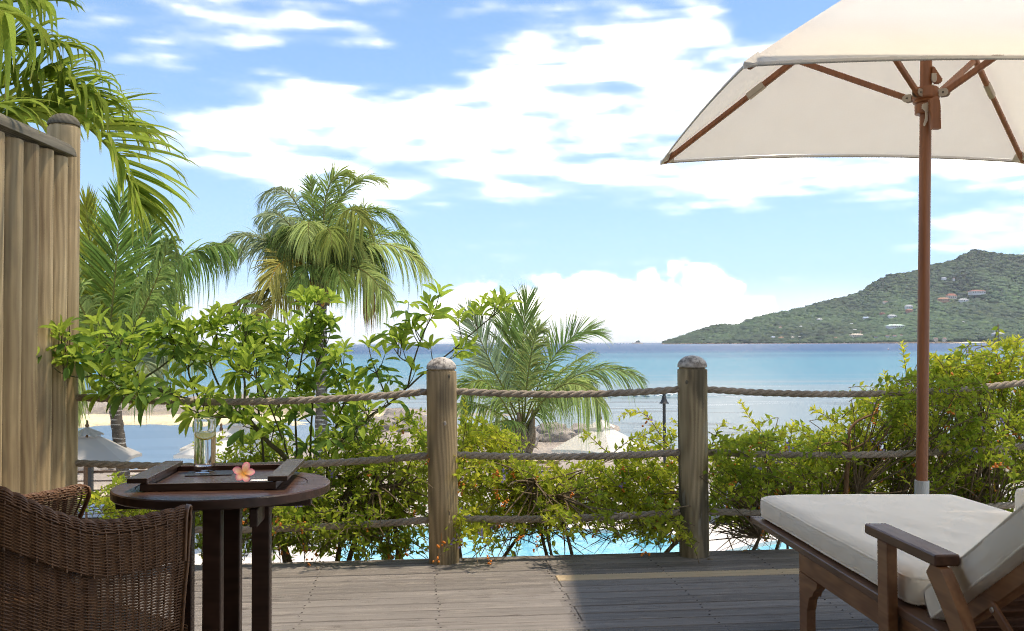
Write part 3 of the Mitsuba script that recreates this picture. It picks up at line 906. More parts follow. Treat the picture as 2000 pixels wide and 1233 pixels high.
tlL = np.array([-0.012, 0, 0])
A = [on_post(cf, y, 128) for y in (774, 903, 1030)]
Bp = [on_post(cl, y, 866, tlL) for y in (762.5, 887, 1013)]
Cp = [on_post(cr_, y, 1356) for y in (758.5, 882, 998)]
D3 = [np.array([c3[0], c3[1], z]) for z in (at(2180, 735, c3[1])[2], at(2180, 862, c3[1])[2], at(2180, 975, c3[1])[2])]


def sagged(p, q, sag):
    return [p + (q - p) * t - np.array([0, 0, sag * 4 * t * (1 - t)]) for t in np.linspace(0, 1, 9)]


ORD = ('top', 'middle', 'lowest')
for i in range(3):
    rope(sagged(A[i], Bp[i], (0.046, 0.042, 0.035)[i]), f'{ORD[i]} rope of the left span, from the privacy fence to the sunlit post')
for i in range(3):
    rope(sagged(Bp[i], Cp[i], (0.028, 0.022, 0.02)[i]), f'{ORD[i]} rope of the middle span, between the two deck edge posts')
for i in range(3):
    rope(sagged(Cp[i], D3[i], (0.064, 0.045, 0.04)[i]), f'{ORD[i]} rope of the right span, running from the dark post into the flowering hedge')

# ---- privacy fence of half logs
fence = thing('privacy_fence', 'tall privacy fence of upright half round timber logs at the left', 'fence')
ang = np.linspace(-np.pi / 2, np.pi / 2, 15)
rngf = np.random.default_rng(21)
for k in range(17):
    y = 5.11 - 0.16 * k
    x = -2.413 + 0.0 * k
    rr_ = 0.0700 + rngf.uniform(-0.002, 0.002)
    zt = 2.196 + rngf.uniform(-0.010, 0.006)
    zs = np.concatenate([np.linspace(0.01, zt - 0.01, 24), [zt - 0.003, zt]])
    rad = np.full(26, 1.0); rad[-1] = 0.955
    lean = rngf.normal(0, 0.0012)
    P = np.stack([x + rr_ * rad[:, None] * np.cos(ang)[None] * 0.95, y + lean * zs[:, None] + rr_ * rad[:, None] * np.sin(ang)[None], np.broadcast_to(zs[:, None], (26, 15))], -1)
    nz = npfbm(P[..., 0] * 25, P[..., 1] * 25, P[..., 2] * 4, 3, k) - 0.5
    P[..., 0] += 0.004 * nz
    v, f = grid(P)
    f = f[:, ::-1]
    # flat back and top
    top = 25 * 15 + np.arange(15)
    capf = np.array([[top[0], top[j], top[j + 1]] for j in range(1, 14)])
    back = np.array([[15 * i, 15 * (i + 1) + 14, 15 * i + 14] for i in range(25)] + [[15 * i, 15 * (i + 1), 15 * (i + 1) + 14] for i in range(25)])
    obj('log', (v, np.vstack([f, capf, back])), 'mat_fence', fence, smooth=50)
    for zz in (zt - 0.045, 0.84 + rngf.uniform(-0.01, 0.01)):
        d = unit(np.array([0.86, -0.35 + 0.75, 0]))
        q = np.array([x, y, zz]) + d * rr_ * 0.93
        v, f = lathe([(0.0, 0.002), (0.004, 0.0018), (0.0048, -0.004)], 10)
        obj('nail', moved((v, f), frame(q, np.cross([0, 0, 1], d), z=d)), 'mat_nail', fence)
ra = np.linspace(0, np.pi, 17)
ys = np.linspace(5.195, 2.4, 60)
P = np.stack([np.broadcast_to(-2.43 + 0.098 * np.cos(ra), (60, 17)), np.broadcast_to(ys[:, None], (60, 17)), 2.212 + np.broadcast_to(0.085 * np.sin(ra), (60, 17))], -1)
P[..., 2] += 0.004 * (npfbm(P[..., 0] * 20, P[..., 1] * 4, P[..., 2] * 20, 3, 3) - 0.5)
v, f = grid(P)
e = np.array([[0, j, j + 1] for j in range(1, 16)])
bt_ = np.array([[17 * i, 17 * i + 16, 17 * (i + 1)] for i in range(59)] + [[17 * i + 16, 17 * (i + 1) + 16, 17 * (i + 1)] for i in range(59)])
obj('rail', (v, np.vstack([f, e, bt_])), 'mat_rail', fence, smooth=50, label='half round greenish top rail')
obj('gap_shade_panel', beam([-2.442, 5.17, 1.10], [-2.442, 2.4, 1.10], 0.012, 2.14), 'mat_lounger_dark', fence)  # added dark sheet, stands in for shade in the gaps between logs
obj('backing_board', beam([-2.47, 5.18, 0.35], [-2.47, 2.4, 0.35], 0.03, 0.10), 'mat_fence', fence)
obj('backing_board', beam([-2.47, 5.18, 1.75], [-2.47, 2.4, 1.75], 0.03, 0.10), 'mat_fence', fence)

# ================================================================ TABLE AND WHAT STANDS ON IT
TZ = 0.742
TC = np.array([-0.954, 3.222, 0.0])
TR = 0.346
table = thing('round_table', 'small round dark brown wooden side table with slatted top', 'table')
ring = Point(0, 0).buffer(TR, 64).difference(Point(0, 0).buffer(TR - 0.075, 64))
v, f = extrude(ring, 0.030)
m = frame([TC[0], TC[1], TZ - 0.030], DU, z=DZ)
# rounded rim as one turned ring
rim = lathe([(TR - 0.075, -0.030), (TR - 0.004, -0.030), (TR, -0.026), (TR, -0.004), (TR - 0.004, 0.0), (TR - 0.074, 0.0), (TR - 0.075, -0.002), (TR - 0.075, -0.030)], 96)
obj('rim', moved(rim, frame([TC[0], TC[1], TZ], DU, z=DZ)), 'mat_table', table, smooth=35)
inner = Point(0, 0).buffer(TR - 0.0765, 64)
n = 7
wd = 2 * (TR - 0.0765) / n
for i in range(n):
    a = -(TR - 0.0765) + i * wd
    strip = inner.intersection(Polygon([(-1, a + 0.002), (1, a + 0.002), (1, a + wd - 0.002), (-1, a + wd - 0.002)]))
    v, f = extrude(strip, 0.022)
    obj('slat', moved((v + [0, 0, -0.0235], f), frame([TC[0], TC[1], TZ], DU, z=DZ)), 'mat_table', table)
for s in (-1, 1):
    obj('batten', moved(bbox(0.60, 0.045, 0.022, 0.003), frame(TC + DV * 0.13 * s + DZ * (TZ - 0.0425), DU, z=DZ)), 'mat_table', table)
    obj('apron', moved(bbox(0.026, 0.36, 0.058, 0.003), frame(TC + DU * 0.126 * s + DZ * (TZ - 0.084), DU, z=DZ)), 'mat_table', table)
for k in range(4):
    th = math.radians(2.5 + 90 * k)
    q = TC + np.array([math.cos(th), math.sin(th), 0]) * 0.126
    obj('leg', moved(bbox(0.058, 0.040, TZ - 0.056, 0.003), frame([q[0], q[1], (TZ - 0.056) / 2], [1, 0.03, 0], z=DZ)), 'mat_table', table)
obj('foot_ring', moved(lathe([(0.10, 0.0), (0.16, 0.0), (0.163, 0.004), (0.163, 0.026), (0.16, 0.03), (0.10, 0.03), (0.10, 0.0)], 40), frame([TC[0], TC[1], 0.07], DU, z=DZ)), 'mat_table', table, smooth=35)

# ---- tray
scene['mat_tray_base'] = principled(proc(wood_fn((0.026, 0.015, 0.011), (0.052, 0.029, 0.020), 6, 1.2, along='x', rings=5, freq=30)), 0.35, 0.5)
fl, fr = at_z(273, 961, TZ), at_z(539, 956, TZ)
tx = unit(fr - fl); ty = np.cross(DZ, tx)
TW, TD = np.linalg.norm(fr - fl), 0.435
tray = thing('serving_tray', 'dark wooden serving tray with raised handle bars on the round table', 'tray')
t0 = np.array([(fl + fr)[0] / 2, (fl + fr)[1] / 2, TZ + 0.0008])


def tr(mesh, x, y, z):
    return moved(mesh, frame(t0 + tx * x + ty * y + DZ * z, tx, z=DZ))


obj('base', tr(bbox(TW - 0.028, TD - 0.028, 0.008, 0.001), 0, TD / 2, 0.0048), 'mat_tray_base', tray)
obj('front_rail', tr(bbox(TW, 0.012, 0.023, 0.0012), 0, 0.006, 0.0118), 'mat_tray', tray)
obj('back_rail', tr(bbox(TW, 0.012, 0.026, 0.0012), 0, TD - 0.006, 0.0133), 'mat_tray_red', tray)
for s in (-1, 1):
    obj('side_rail', tr(bbox(0.012, TD - 0.026, 0.026, 0.0012), s * (TW / 2 - 0.006), TD / 2, 0.0133), 'mat_tray', tray)
    obj('handle_bar', tr(bbox(0.062, TD + 0.03, 0.0155, 0.0015), s * (TW / 2 + 0.006), TD / 2 + 0.004, 0.0345), 'mat_tray', tray)
TRAY_Z = TZ + 0.0098

# ---- napkin, glass of water, flower, card
q = at_z(407, 927, TRAY_Z)
solo('napkin', 'black cloth napkin lying under the glass on the tray', 'napkin', moved(bbox(0.155, 0.12, 0.003, 0.001), frame([q[0], q[1] + 0.02, TRAY_Z + 0.0022], unit(tx + 0.10 * ty), z=DZ)), 'mat_black')
GL = at_z(400, 921.5, TRAY_Z + 0.004)
GL[2] = TRAY_Z + 0.0044
glass = thing('water_glass', 'tall clear glass of water with a lemon slice on the tray', 'glass')
GR, GH, WL = 0.0362, 0.186, 0.139
outer = lathe([(0.0, 0.0), (GR - 0.002, 0.0), (GR, 0.002)] + [(GR + 0.0012 * z / GH, z) for z in np.linspace(0.004, GH - 0.001, 20)] + [(GR + 0.0006, GH), (GR - 0.0012, GH)]
              + [(GR - 0.0020 + 0.0012 * z / GH, z) for z in np.linspace(GH - 0.001, WL, 8)], 64)
obj('tumbler', moved(outer, frame(GL, [1, 0, 0], z=DZ)), 'mat_glass', glass, smooth=40)
wet = lathe([(GR - 0.0020 + 0.0012 * z / GH, z) for z in np.linspace(WL, 0.026, 12)] + [(GR - 0.006, 0.0215), (0.0, 0.0205)], 64)
scene['mat_glass_wet'] = {'type': 'dielectric', 'int_ior': 1.5, 'ext_ior': 1.33}
obj('inner_wall', moved(wet, frame(GL, [1, 0, 0], z=DZ)), 'mat_glass_wet', glass, smooth=40)
rw = GR - 0.0020 + 0.0012 * WL / GH
surf = lathe([(rw, WL), (rw - 0.002, WL - 0.0006), (0.0, WL - 0.0006)], 64)
obj('water', moved(surf, frame(GL, [1, 0, 0], z=DZ)), 'mat_glass_water', glass, smooth=40)
# lemon slice floating at the surface
lr = 0.0285
lem = lathe([(0.0, -0.0028), (lr * 0.5, -0.0028), (lr - 0.004, -0.0028), (lr - 0.0008, -0.002), (lr, 0.0), (lr - 0.0008, 0.002), (lr - 0.004, 0.0028), (lr * 0.5, 0.0028), (0.0, 0.0028)], 40)
rad = np.linalg.norm(lem[0][:, :2], axis=1)
col = np.where(rad[:, None] > lr - 0.0012, [[0.80, 0.58, 0.06]], np.where(rad[:, None] > lr - 0.0045, [[0.90, 0.86, 0.52]], [[0.92, 0.86, 0.32]]))
lm = frame(GL + [0.002, -0.001, WL - 0.013], unit([1, 0, -0.16]), z=unit([0.16, -0.42, 1]))
solo('lemon_slice', 'lemon slice floating at the top of the water in the glass', 'lemon', moved(lem, lm), 'mat_vertex', smooth=True, color=np.array(col))


def petal(L, W, n=10, mcols=7):
    t = np.linspace(0, 1, n)[:, None]; s = np.linspace(-1, 1, mcols)[None]
    w = W * np.sin(np.pi * np.clip(t * 0.86 + 0.10, 0, 1)) ** 0.8 * (0.35 + 0.65 * t ** 0.6)
    x = w * s; y = L * t + 0 * s
    z = 0.30 * L * t ** 1.6 - 0.22 * L * t ** 4 + 0.22 * w * s ** 2 * (1.0 - 0.4 * t) + 0.12 * w * s
    return np.stack([x, y + 0 * x, z], -1), t, s


fq = at_z(476, 939.5, TRAY_Z) + np.array([0, 0, 0.022])
flower = thing('frangipani_flower', 'pink and yellow frangipani flower lying on the tray', 'flower')
fz = unit(np.array([0.30, -0.80, 0.48])); fx = unit(np.cross([0, 0, 1], fz)); fy = np.cross(fz, fx)
for k, (a, L) in enumerate(((72, 0.041), (150, 0.037), (218, 0.030), (290, 0.030), (8, 0.034))):
    P, t, s = petal(L, 0.0165)
    th = math.radians(a)
    d = fx * math.cos(th) + fy * math.sin(th)
    m = frame(fq + d * 0.002 + fz * (0.001 * k), np.cross(d, fz), y=d)
    v, f = grid(P)
    yel = np.clip(1.05 - 1.55 * t, 0, 1)
    edge = np.clip(np.abs(s) ** 2.2 * 1.1 + (t - 0.62) * 1.5, 0, 1) * np.ones_like(t)
    c = (np.array([0.90, 0.62, 0.50])[None, None] * (1 - yel[..., None]) + np.array([0.88, 0.42, 0.05])[None, None] * yel[..., None])
    c = c * (1 - edge[..., None]) + np.array([0.76, 0.22, 0.34])[None, None] * edge[..., None]
    obj('petal', moved((v, f), m), 'mat_petal', flower, smooth=True, color=np.clip(c.reshape(-1, 3), 0, 1))
q = at_z(507, 939, TRAY_Z)
solo('white_card', 'small white card lying on the tray beside the flower', 'card', moved(bbox(0.058, 0.032, 0.0012, 0.0003), frame([q[0], q[1], TRAY_Z + 0.0014], unit(tx + 0.02 * ty), z=DZ)), 'mat_white_card')

# ================================================================ UMBRELLA
UD = 4.7
pa, pb = at(1807.0, 300, UD), at(1800.5, 935, UD)
slope = (pa - pb) / (pa[2] - pb[2])


def pole_at(z):
    return pb + slope * (z - pb[2])


umb = thing('patio_umbrella', 'large square cream patio umbrella on a brown wooden pole', 'umbrella')
APEX = pole_at(3.10)
obj('pole', tube([pole_at(z) for z in (0.30, 1.2, 2.2, 3.06)], 0.0275, 24), 'mat_teak', umb, smooth=50)
obj('base_sleeve', tube([pole_at(z) for z in (0.05, 0.532)], 0.0335, 24), 'mat_sleeve', umb, smooth=50, label='grey metal sleeve of the umbrella stand')
bv, bf = lathe([(0.0, 0.0), (0.27, 0.0), (0.275, 0.006), (0.27, 0.05), (0.06, 0.075), (0.045, 0.09), (0.0, 0.09)], 48)
obj('base_weight', (bv + np.array([pole_at(0)[0], pole_at(0)[1], 0.001]), bf), 'mat_sleeve', umb, smooth=35)
cz = 2.285
nl, fl_ = at(1463, 122, 3.72), at(1299, 314, 5.78)
corners = [np.array([0.905, 3.72, nl[2]]), np.array([3.09, 3.78, nl[2] + 0.0]), np.array([3.07, 5.80, cz]), np.array([0.898, 5.78, fl_[2]])]
scene['mat_canopy_trim'] = {'type': 'principledthin', 'base_color': rgb(0.78, 0.735, 0.65), 'roughness': 0.85, 'diff_trans': 0.45, 'eta': 1.3}
for i in range(4):
    a, b = corners[i], corners[(i + 1) % 4]
    nu, nv = 41, 25
    u = np.linspace(0, 1, nu)[None, :, None]; vv = np.linspace(0.0, 1, nv)[:, None, None]
    mid = 4 * u * (1 - u)
    inw = unit((APEX - (a + b) / 2) * [1, 1, 0])
    edge = a + (b - a) * u + mid * (inw * 0.012 + DZ * 0.035)
    top = APEX + [0, 0, 0.012]
    P = top + (edge - top) * vv + DZ * (0.05 * vv * (1 - vv)) * (1 - 1.3 * mid)
    nz = npfbm(P[..., 0] * 3, P[..., 1] * 3, P[..., 2] * 3, 3, i)[..., None] - 0.5
    P = P + DZ * 0.010 * nz * mid
    pn = obj('canopy_panel', grid(P), 'mat_canopy', umb, smooth=True)
    # hem: a doubled strip hanging along the edge
    e = edge[0]
    down = unit(-DZ * 0.8 - inw * 0.6)
    hem = np.stack([e - DZ * 0.0005, e - inw * 0.003 - DZ * 0.007, e - inw * 0.002 - DZ * 0.014], 0)
    obj('hem', grid(hem), 'mat_canopy_trim', pn, smooth=True)
    obj('edge_cord', tube(e - DZ * 0.0155 - inw * 0.003, 0.0035, 6), 'mat_hem', pn, smooth=60)
for i, c in enumerate(corners):
    d = unit(APEX - c)
    # rib below the ridge seam, in two lengths with a metal joint, and the pocket at its end
    off = DZ * -0.022
    L = np.linalg.norm(APEX - c)
    side = unit(np.cross(d, DZ))
    obj('rib', beam(c + d * 0.02 + off, c + d * (L * 0.40) + off, 0.024, 0.030, up=DZ, bevel=0.006), 'mat_teak', umb)
    obj('rib', beam(c + d * (L * 0.40) + off, c + d * (L - 0.03) + off, 0.026, 0.034, up=DZ, bevel=0.006), 'mat_teak', umb)
    obj('rib_joint', beam(c + d * (L * 0.37) + off, c + d * (L * 0.435) + off, 0.030, 0.038, up=DZ, bevel=0.004), 'mat_bracket', umb)
    n1, n2 = corners[(i + 1) % 4], corners[(i - 1) % 4]
    e1, e2 = unit(n1 - c), unit(n2 - c)
    tip = c - d * 0.012
    pk = np.array([tip + DZ * 0.006, c + e1 * 0.075 - DZ * 0.008, c + e2 * 0.075 - DZ * 0.008, c + d * 0.095 + DZ * 0.014, c + d * 0.07 - DZ * 0.030, tip - DZ * 0.02])
    hull = trimesh.convex.convex_hull(pk)
    obj('corner_pocket', (np.array(hull.vertices), np.array(hull.faces)), 'mat_pocket', umb)
scene['mat_pocket'] = principled((0.62, 0.59, 0.52), 0.9, 0.1)
HUBZ = 2.395
hub = lathe([(0.028, -0.090), (0.050, -0.090), (0.052, -0.086), (0.052, -0.045), (0.048, -0.043), (0.048, -0.040), (0.058, -0.036), (0.060, -0.030), (0.055, -0.024), (0.062, -0.018), (0.064, -0.010), (0.060, 0.0), (0.060, 0.030), (0.056, 0.036), (0.028, 0.036)], 40)
obj('hub', (hub[0] + pole_at(HUBZ), hub[1]), 'mat_teak', umb, smooth=35)
for i, c in enumerate(corners):
    d = unit((c - pole_at(HUBZ)) * [1, 1, 0])
    L = np.linalg.norm(APEX - c)
    h0 = pole_at(HUBZ) + d * 0.085
    rib_pt = APEX + (c - APEX) * 0.43 - DZ * 0.050
    sd = unit(rib_pt - h0)
    st = obj('strut', beam(h0 - sd * 0.012, rib_pt, 0.022, 0.030, up=DZ, bevel=0.005), 'mat_teak', umb)
    for s in (-1, 1):
        w = np.cross(DZ, d) * s * 0.0145
        pl_ = Polygon([(-0.02, -0.018), (0.012, -0.018), (0.022, -0.010), (0.024, 0.0), (0.022, 0.010), (0.012, 0.018), (-0.02, 0.018)])
        v, f = extrude(pl_, 0.003)
        obj('bracket', moved((v - [0, 0, 0.0015], f), frame(h0 + w, d, y=DZ)), 'mat_bracket', st)
    v, f = lathe([(0.0, -0.018), (0.005, -0.018), (0.005, 0.018), (0.0, 0.018)], 12)
    obj('pin', moved((v, f), frame(h0, d, z=np.cross(DZ, d))), 'mat_nail', st, smooth=40)
# catch lever under the hub, pulley and stop block on the pole
q = pole_at(2.305)
side = unit(np.array([0.45, -0.9, 0]))
obj('lever', moved(extrude(Polygon([(-0.022, 0.05), (0.0, 0.062), (0.018, 0.055), (0.024, 0.02), (0.024, -0.09), (-0.014, -0.09), (-0.016, -0.03), (-0.024, 0.0)]).buffer(0.002), 0.026),
                   frame(q + np.array([0.006, -0.066, 0.0]), [1, 0.1, 0], y=DZ)), 'mat_teak', umb)
obj('lever_bracket', moved(extrude(Polygon([(-0.030, 0.03), (0.002, 0.042), (0.006, 0.02), (-0.004, -0.01), (-0.004, -0.045), (-0.020, -0.075), (-0.026, -0.07), (-0.014, -0.03), (-0.016, 0.0), (-0.032, 0.01)]), 0.006),
                           frame(q + np.array([-0.018, -0.069, 0.0]), [1, 0.1, 0], y=DZ)), 'mat_bracket', umb)
v, f = lathe([(0.0, 0.005), (0.009, 0.005), (0.010, 0.0), (0.0, -0.03)], 16)
obj('rivet', moved((v, f), frame(q + np.array([0.012, -0.067, 0.045]), [1, 0, 0], z=[0.1, -1, 0])), 'mat_steel', umb, smooth=40)
q = pole_at(2.475)
obj('stop_block', moved(extrude(Polygon([(0.0, 0.055), (0.010, 0.05), (0.045, -0.005), (0.046, -0.018), (0.036, -0.028), (0.016, -0.026), (0.0, -0.01)]), 0.024), frame(q + np.array([0.018, -0.012, 0.0]), [1, 0.0, 0], y=DZ)), 'mat_teak', umb)
obj('pulley', moved(extrude(Polygon([(-0.011, 0.024), (0.011, 0.024), (0.012, -0.008), (0.006, -0.02), (-0.006, -0.02), (-0.012, -0.008)]), 0.012), frame(q + np.array([0.022, -0.032, -0.005]), [1, 0, 0], y=DZ)), 'mat_bracket', umb)
obj('pulley', moved(extrude(Polygon([(-0.007, 0.016), (0.007, 0.016), (0.006, -0.022), (-0.006, -0.022)]), 0.008), frame(q + np.array([0.016, -0.034, -0.052]), [1, 0, 0], y=DZ)), 'mat_bracket', umb)
v, f = lathe([(0.0, -0.05), (0.05, -0.05), (0.055, -0.03), (0.05, 0.0), (0.03, 0.02), (0.018, 0.06), (0.0, 0.075)], 24)
obj('finial', (v + APEX + [0, 0, 0.03], f), 'mat_teak', umb, smooth=35)

# ================================================================ LOUNGER
LL = unit(np.array([-0.045, 1, 0])); LR = np.array([LL[1], -LL[0], 0])
LO = np.array([1.098, 2.95, 0])


def lp(a, b, z):
    return LO + LR * a + LL * b + DZ * z


def lbox(a0, a1, b0, b1, z0, z1, bev=0.003):
    return moved(bbox(a1 - a0, b1 - b0, z1 - z0, bev), frame(lp((a0 + a1) / 2, (b0 + b1) / 2, (z0 + z1) / 2), LR, z=DZ))


lounger = thing('sun_lounger', 'dark wooden sun lounger with armrests under the umbrella', 'sun lounger')
LW = 0.83
for s, a in ((-1, 0.0), (1, LW)):
    o = -0.030 if s < 0 else -0.030
    obj('side_rail', lbox(a - 0.030, a + 0.030, -0.72, 1.205, 0.432, 0.458), 'mat_lounger_dark', lounger)
    obj('apron', lbox(a - 0.016, a + 0.016, -0.72, 0.66, 0.358, 0.4315), 'mat_lounger', lounger)
    # foot leg with its scrolled bracket: one shaped board in the plane of the side
    legp = [(0.655, 0.358), (0.655, 0.0), (0.585, 0.0), (0.580, 0.16), (0.578, 0.235), (0.566, 0.255), (0.560, 0.275), (0.545, 0.292), (0.520, 0.300), (0.508, 0.318), (0.480, 0.336), (0.470, 0.3575)]
    v, f = extrude(Polygon(legp), 0.032)
    m = np.eye(4); m[:3, 0], m[:3, 1], m[:3, 2] = LL, DZ, np.cross(LL, DZ); m[:3, 3] = lp(a - 0.017, 0, 0)
    obj('leg', moved((v, f), m), 'mat_lounger', lounger)
    pa_ = -0.058 if s < 0 else LW + 0.028
    obj('arm_post', lbox(pa_, pa_ + 0.030, -0.200, -0.132, 0.0, 0.634), 'mat_lounger', lounger)
    obj('armrest', lbox(pa_ - 0.004, pa_ + 0.062, -0.49, -0.055, 0.634, 0.664, 0.004) if s < 0 else lbox(pa_ - 0.032, pa_ + 0.034, -0.49, -0.055, 0.634, 0.664, 0.004), 'mat_lounger_dark', lounger)
    curve = smooth_path([(-0.455, 0.634), (-0.52, 0.577), (-0.583, 0.51), (-0.64, 0.42), (-0.69, 0.28), (-0.71, 0.0)], 24)
    tn = unit(np.gradient(curve, axis=0)); nn = np.stack([-tn[:, 1], tn[:, 0]], 1)
    poly = Polygon(np.vstack([curve + nn * 0.034, (curve - nn * 0.034)[::-1]])).intersection(Polygon([(-2, -0.0), (2, -0.0), (2, 0.6335), (-2, 0.6335)]))
    v, f = extrude(poly, 0.030)
    m[:3, 3] = lp(pa_, 0, 0)
    obj('rear_leg', moved((v + [0, 0, -0.030], f) if False else (v, f), m), 'mat_lounger', lounger)
    obj('stretcher', lbox(pa_ + 0.004, pa_ + 0.026, -0.68, -0.205, 0.22, 0.275), 'mat_lounger_dark', lounger)
obj('foot_rail', lbox(-0.029, LW + 0.029, 1.206, 1.232, 0.43, 0.458), 'mat_lounger_dark', lounger)
for b in np.arange(-0.60, 1.15, 0.09):
    obj('slat', lbox(0.031, LW - 0.031, b - 0.028, b + 0.028, 0.434, 0.452), 'mat_lounger_dark', lounger)
obj('cross_rail', lbox(0.017, LW - 0.017, -0.30, -0.262, 0.36, 0.43), 'mat_lounger', lounger)
obj('cross_rail', lbox(0.017, LW - 0.017, 0.60, 0.64, 0.36, 0.43), 'mat_lounger', lounger)
BA = math.radians(32.5)
bd = -LL * math.cos(BA) + DZ * math.sin(BA)          # up the backrest
bn = LL * math.sin(BA) + DZ * math.cos(BA)           # out of its front
B0 = lp(0, -0.315, 0.428)


def bp(a, t, h):
    return B0 + LR * a + bd * t + bn * h


for a in (0.052, LW - 0.052):
    obj('back_rail', moved(bbox(0.034, 0.78, 0.046, 0.004), frame(bp(a, 0.40, -0.010), LR, y=bd)), 'mat_lounger', lounger)
for t in np.arange(0.06, 0.80, 0.085):
    obj('back_slat', moved(bbox(LW - 0.14, 0.055, 0.016, 0.003), frame(bp(LW / 2, t, 0.0), LR, y=bd)), 'mat_lounger_dark', lounger)
for a in (0.030, LW - 0.030):
    p0, p1 = bp(a, 0.30, -0.028), lp(a, -0.86, 0.40)
    pr = obj('prop', beam(p0, p1, 0.012, 0.028, up=bn, bevel=0.004), 'mat_lounger', lounger)
    v, f = lathe([(0.0, 0.004), (0.006, 0.003), (0.0075, 0.0), (0.0, -0.002)], 12)
    obj('bolt', moved((v, f), frame(p0 + unit(p1 - p0) * 0.02 - LR * 0.0075, LL, z=-LR)), 'mat_steel', pr, smooth=40)


def cushion(sx, sy, sz, r, puff, seed, nx=44, ny=60):
    """A boxed cushion: rounded slab with soft faces; local x, y, z centred."""
    def sect(n):
        a = np.linspace(0, 2 * np.pi, n, endpoint=False)
        return a
    cube = trimesh.creation.box((1, 1, 1))
    for _ in range(5):
        cube = cube.subdivide()
    v = np.array(cube.vertices)
    h = np.array([sx, sy, sz]) / 2
    q = v * 2 * h
    inner = h - r
    core = np.clip(q, -inner, inner)
    dlt = q - core
    ln = np.linalg.norm(dlt, axis=1, keepdims=True)
    q = np.where(ln > 1e-9, core + dlt / np.maximum(ln, 1e-9) * np.minimum(ln, r), q)
    fx = 1 - (q[:, 0] / h[0]) ** 2; fy = 1 - (q[:, 1] / h[1]) ** 2
    up = np.sign(q[:, 2]) * (np.abs(q[:, 2]) / h[2]) ** 2
    q[:, 2] += up * puff * (np.clip(fx, 0, 1) ** 0.45) * (np.clip(fy, 0, 1) ** 0.45)
    fz = np.clip(1 - (q[:, 2] / h[2]) ** 2, 0, 1)
    q[:, 0] += np.sign(q[:, 0]) * 0.4 * puff * fz * (np.abs(q[:, 0]) / h[0]) ** 8
    q[:, 1] += np.sign(q[:, 1]) * 0.4 * puff * fz * (np.abs(q[:, 1]) / h[1]) ** 8
    w = npfbm(q[:, 0] * 6 + seed, q[:, 1] * 4, q[:, 2] * 9, 4, seed) - 0.5
    wr = npfbm(q[:, 0] * 16 + seed, q[:, 1] * 30, q[:, 2] * 5, 3, seed + 2) - 0.5
    q = q + unit(dlt + 1e-9) * (0.010 * w[:, None]) + np.stack([0 * w, 0 * w, 0.006 * w], 1)
    sidew = (np.abs(dlt[:, 0]) + np.abs(dlt[:, 1]) > np.abs(dlt[:, 2]))[:, None]
    q = q + unit(dlt * [1, 1, 0] + 1e-9) * 0.008 * wr[:, None] * sidew
    return q, np.array(cube.faces), h


def piping(h, r, z, seed, rad=0.0042):
    """Welt cord round the edge of a cushion at height z (local)."""
    pts = []
    k = 0.0
    x, y = h[0] - 0.03 * r, h[1] - 0.03 * r
    rr = r * 1.1
    poly = Polygon([(-x, -y), (x, -y), (x, y), (-x, y)]).buffer(-rr).buffer(rr, 8)
    ring_ = np.array(poly.exterior.coords)
    d = np.concatenate([[0], np.cumsum(np.linalg.norm(np.diff(ring_, axis=0), axis=1))])
    s = np.linspace(0, d[-1], 160)
    p = np.stack([np.interp(s, d, ring_[:, 0]), np.interp(s, d, ring_[:, 1]), np.full(160, z)], 1)
    w = npfbm(p[:, 0] * 6 + seed, p[:, 1] * 4, p[:, 2] * 9, 4, seed) - 0.5
    p[:, 2] += 0.010 * w
    return tube(p, rad, 6, caps=False)


mat_b0, mat_b1 = -0.225, 1.19
cv, cfaces, hh = cushion(LW + 0.005, mat_b1 - mat_b0, 0.095, 0.026, 0.014, 3)
m = frame(lp(LW / 2, (mat_b0 + mat_b1) / 2, 0.458 + 0.0475), LR, y=LL)
mattress = thing('lounger_mattress', 'flat cream canvas mattress on the wooden sun lounger', 'mattress')
mm = obj('cover', moved((cv, cfaces), m), 'mat_cushion', mattress, smooth=True)
for z in (0.034, -0.034):
    obj('piping', moved(piping(hh, 0.026, z, 3), m), 'mat_cushion', mattress, smooth=60)
cv, cfaces, hh = cushion(LW - 0.02, 0.80, 0.088, 0.013, 0.010, 8)
m = frame(bp(LW / 2, 0.40, 0.016 + 0.046), LR, y=bd)
back = thing('back_cushion', 'cream canvas back cushion leaning on the raised backrest of the lounger', 'cushion')
obj('cover', moved((cv, cfaces), m), 'mat_cushion', back, smooth=True)
for z in (0.037, -0.037):
    obj('piping', moved(piping(hh, 0.013, z, 8), m), 'mat_cushion', back, smooth=60)
cv, cfaces, hh = cushion(0.34, 0.15, 0.105, 0.018, 0.006, 14)
q = at(1972, 975, 3.42)
solo('bolster_pillow', 'cream pillow at the right edge of the lounger mattress', 'pillow', moved((cv, cfaces), frame([q[0] + 0.235, 3.45, 0.565 + 0.055], LR, y=LL)), 'mat_cushion', smooth=True)

# ================================================================ WICKER CHAIR
CF = unit(np.array([0.644, 0.764, 0])); CX = np.array([CF[1], -CF[0], 0])
CM = np.array([-1.167, 2.91, 0])
chair = thing('wicker_armchair', 'dark brown woven wicker armchair beside the round table', 'armchair')
hwid, straight, depth = 0.345, 0.30, 0.62
arcn = np.linspace(0, np.pi, 60)
pts = [(hwid, -t) for t in np.linspace(0, straight, 14)[:-1]]
pts += [(hwid * np.sign(np.cos(a)) * abs(np.cos(a)) ** 0.72, -straight - (depth - straight) * np.sin(a) ** 0.85) for a in arcn]
pts += [(-hwid, -t) for t in np.linspace(straight, 0, 14)[1:]]
pts = np.array(pts)
d = np.concatenate([[0], np.cumsum(np.linalg.norm(np.diff(pts, axis=0), axis=1))])
PLAN_L = d[-1]
NST = int(PLAN_L / 0.0345)


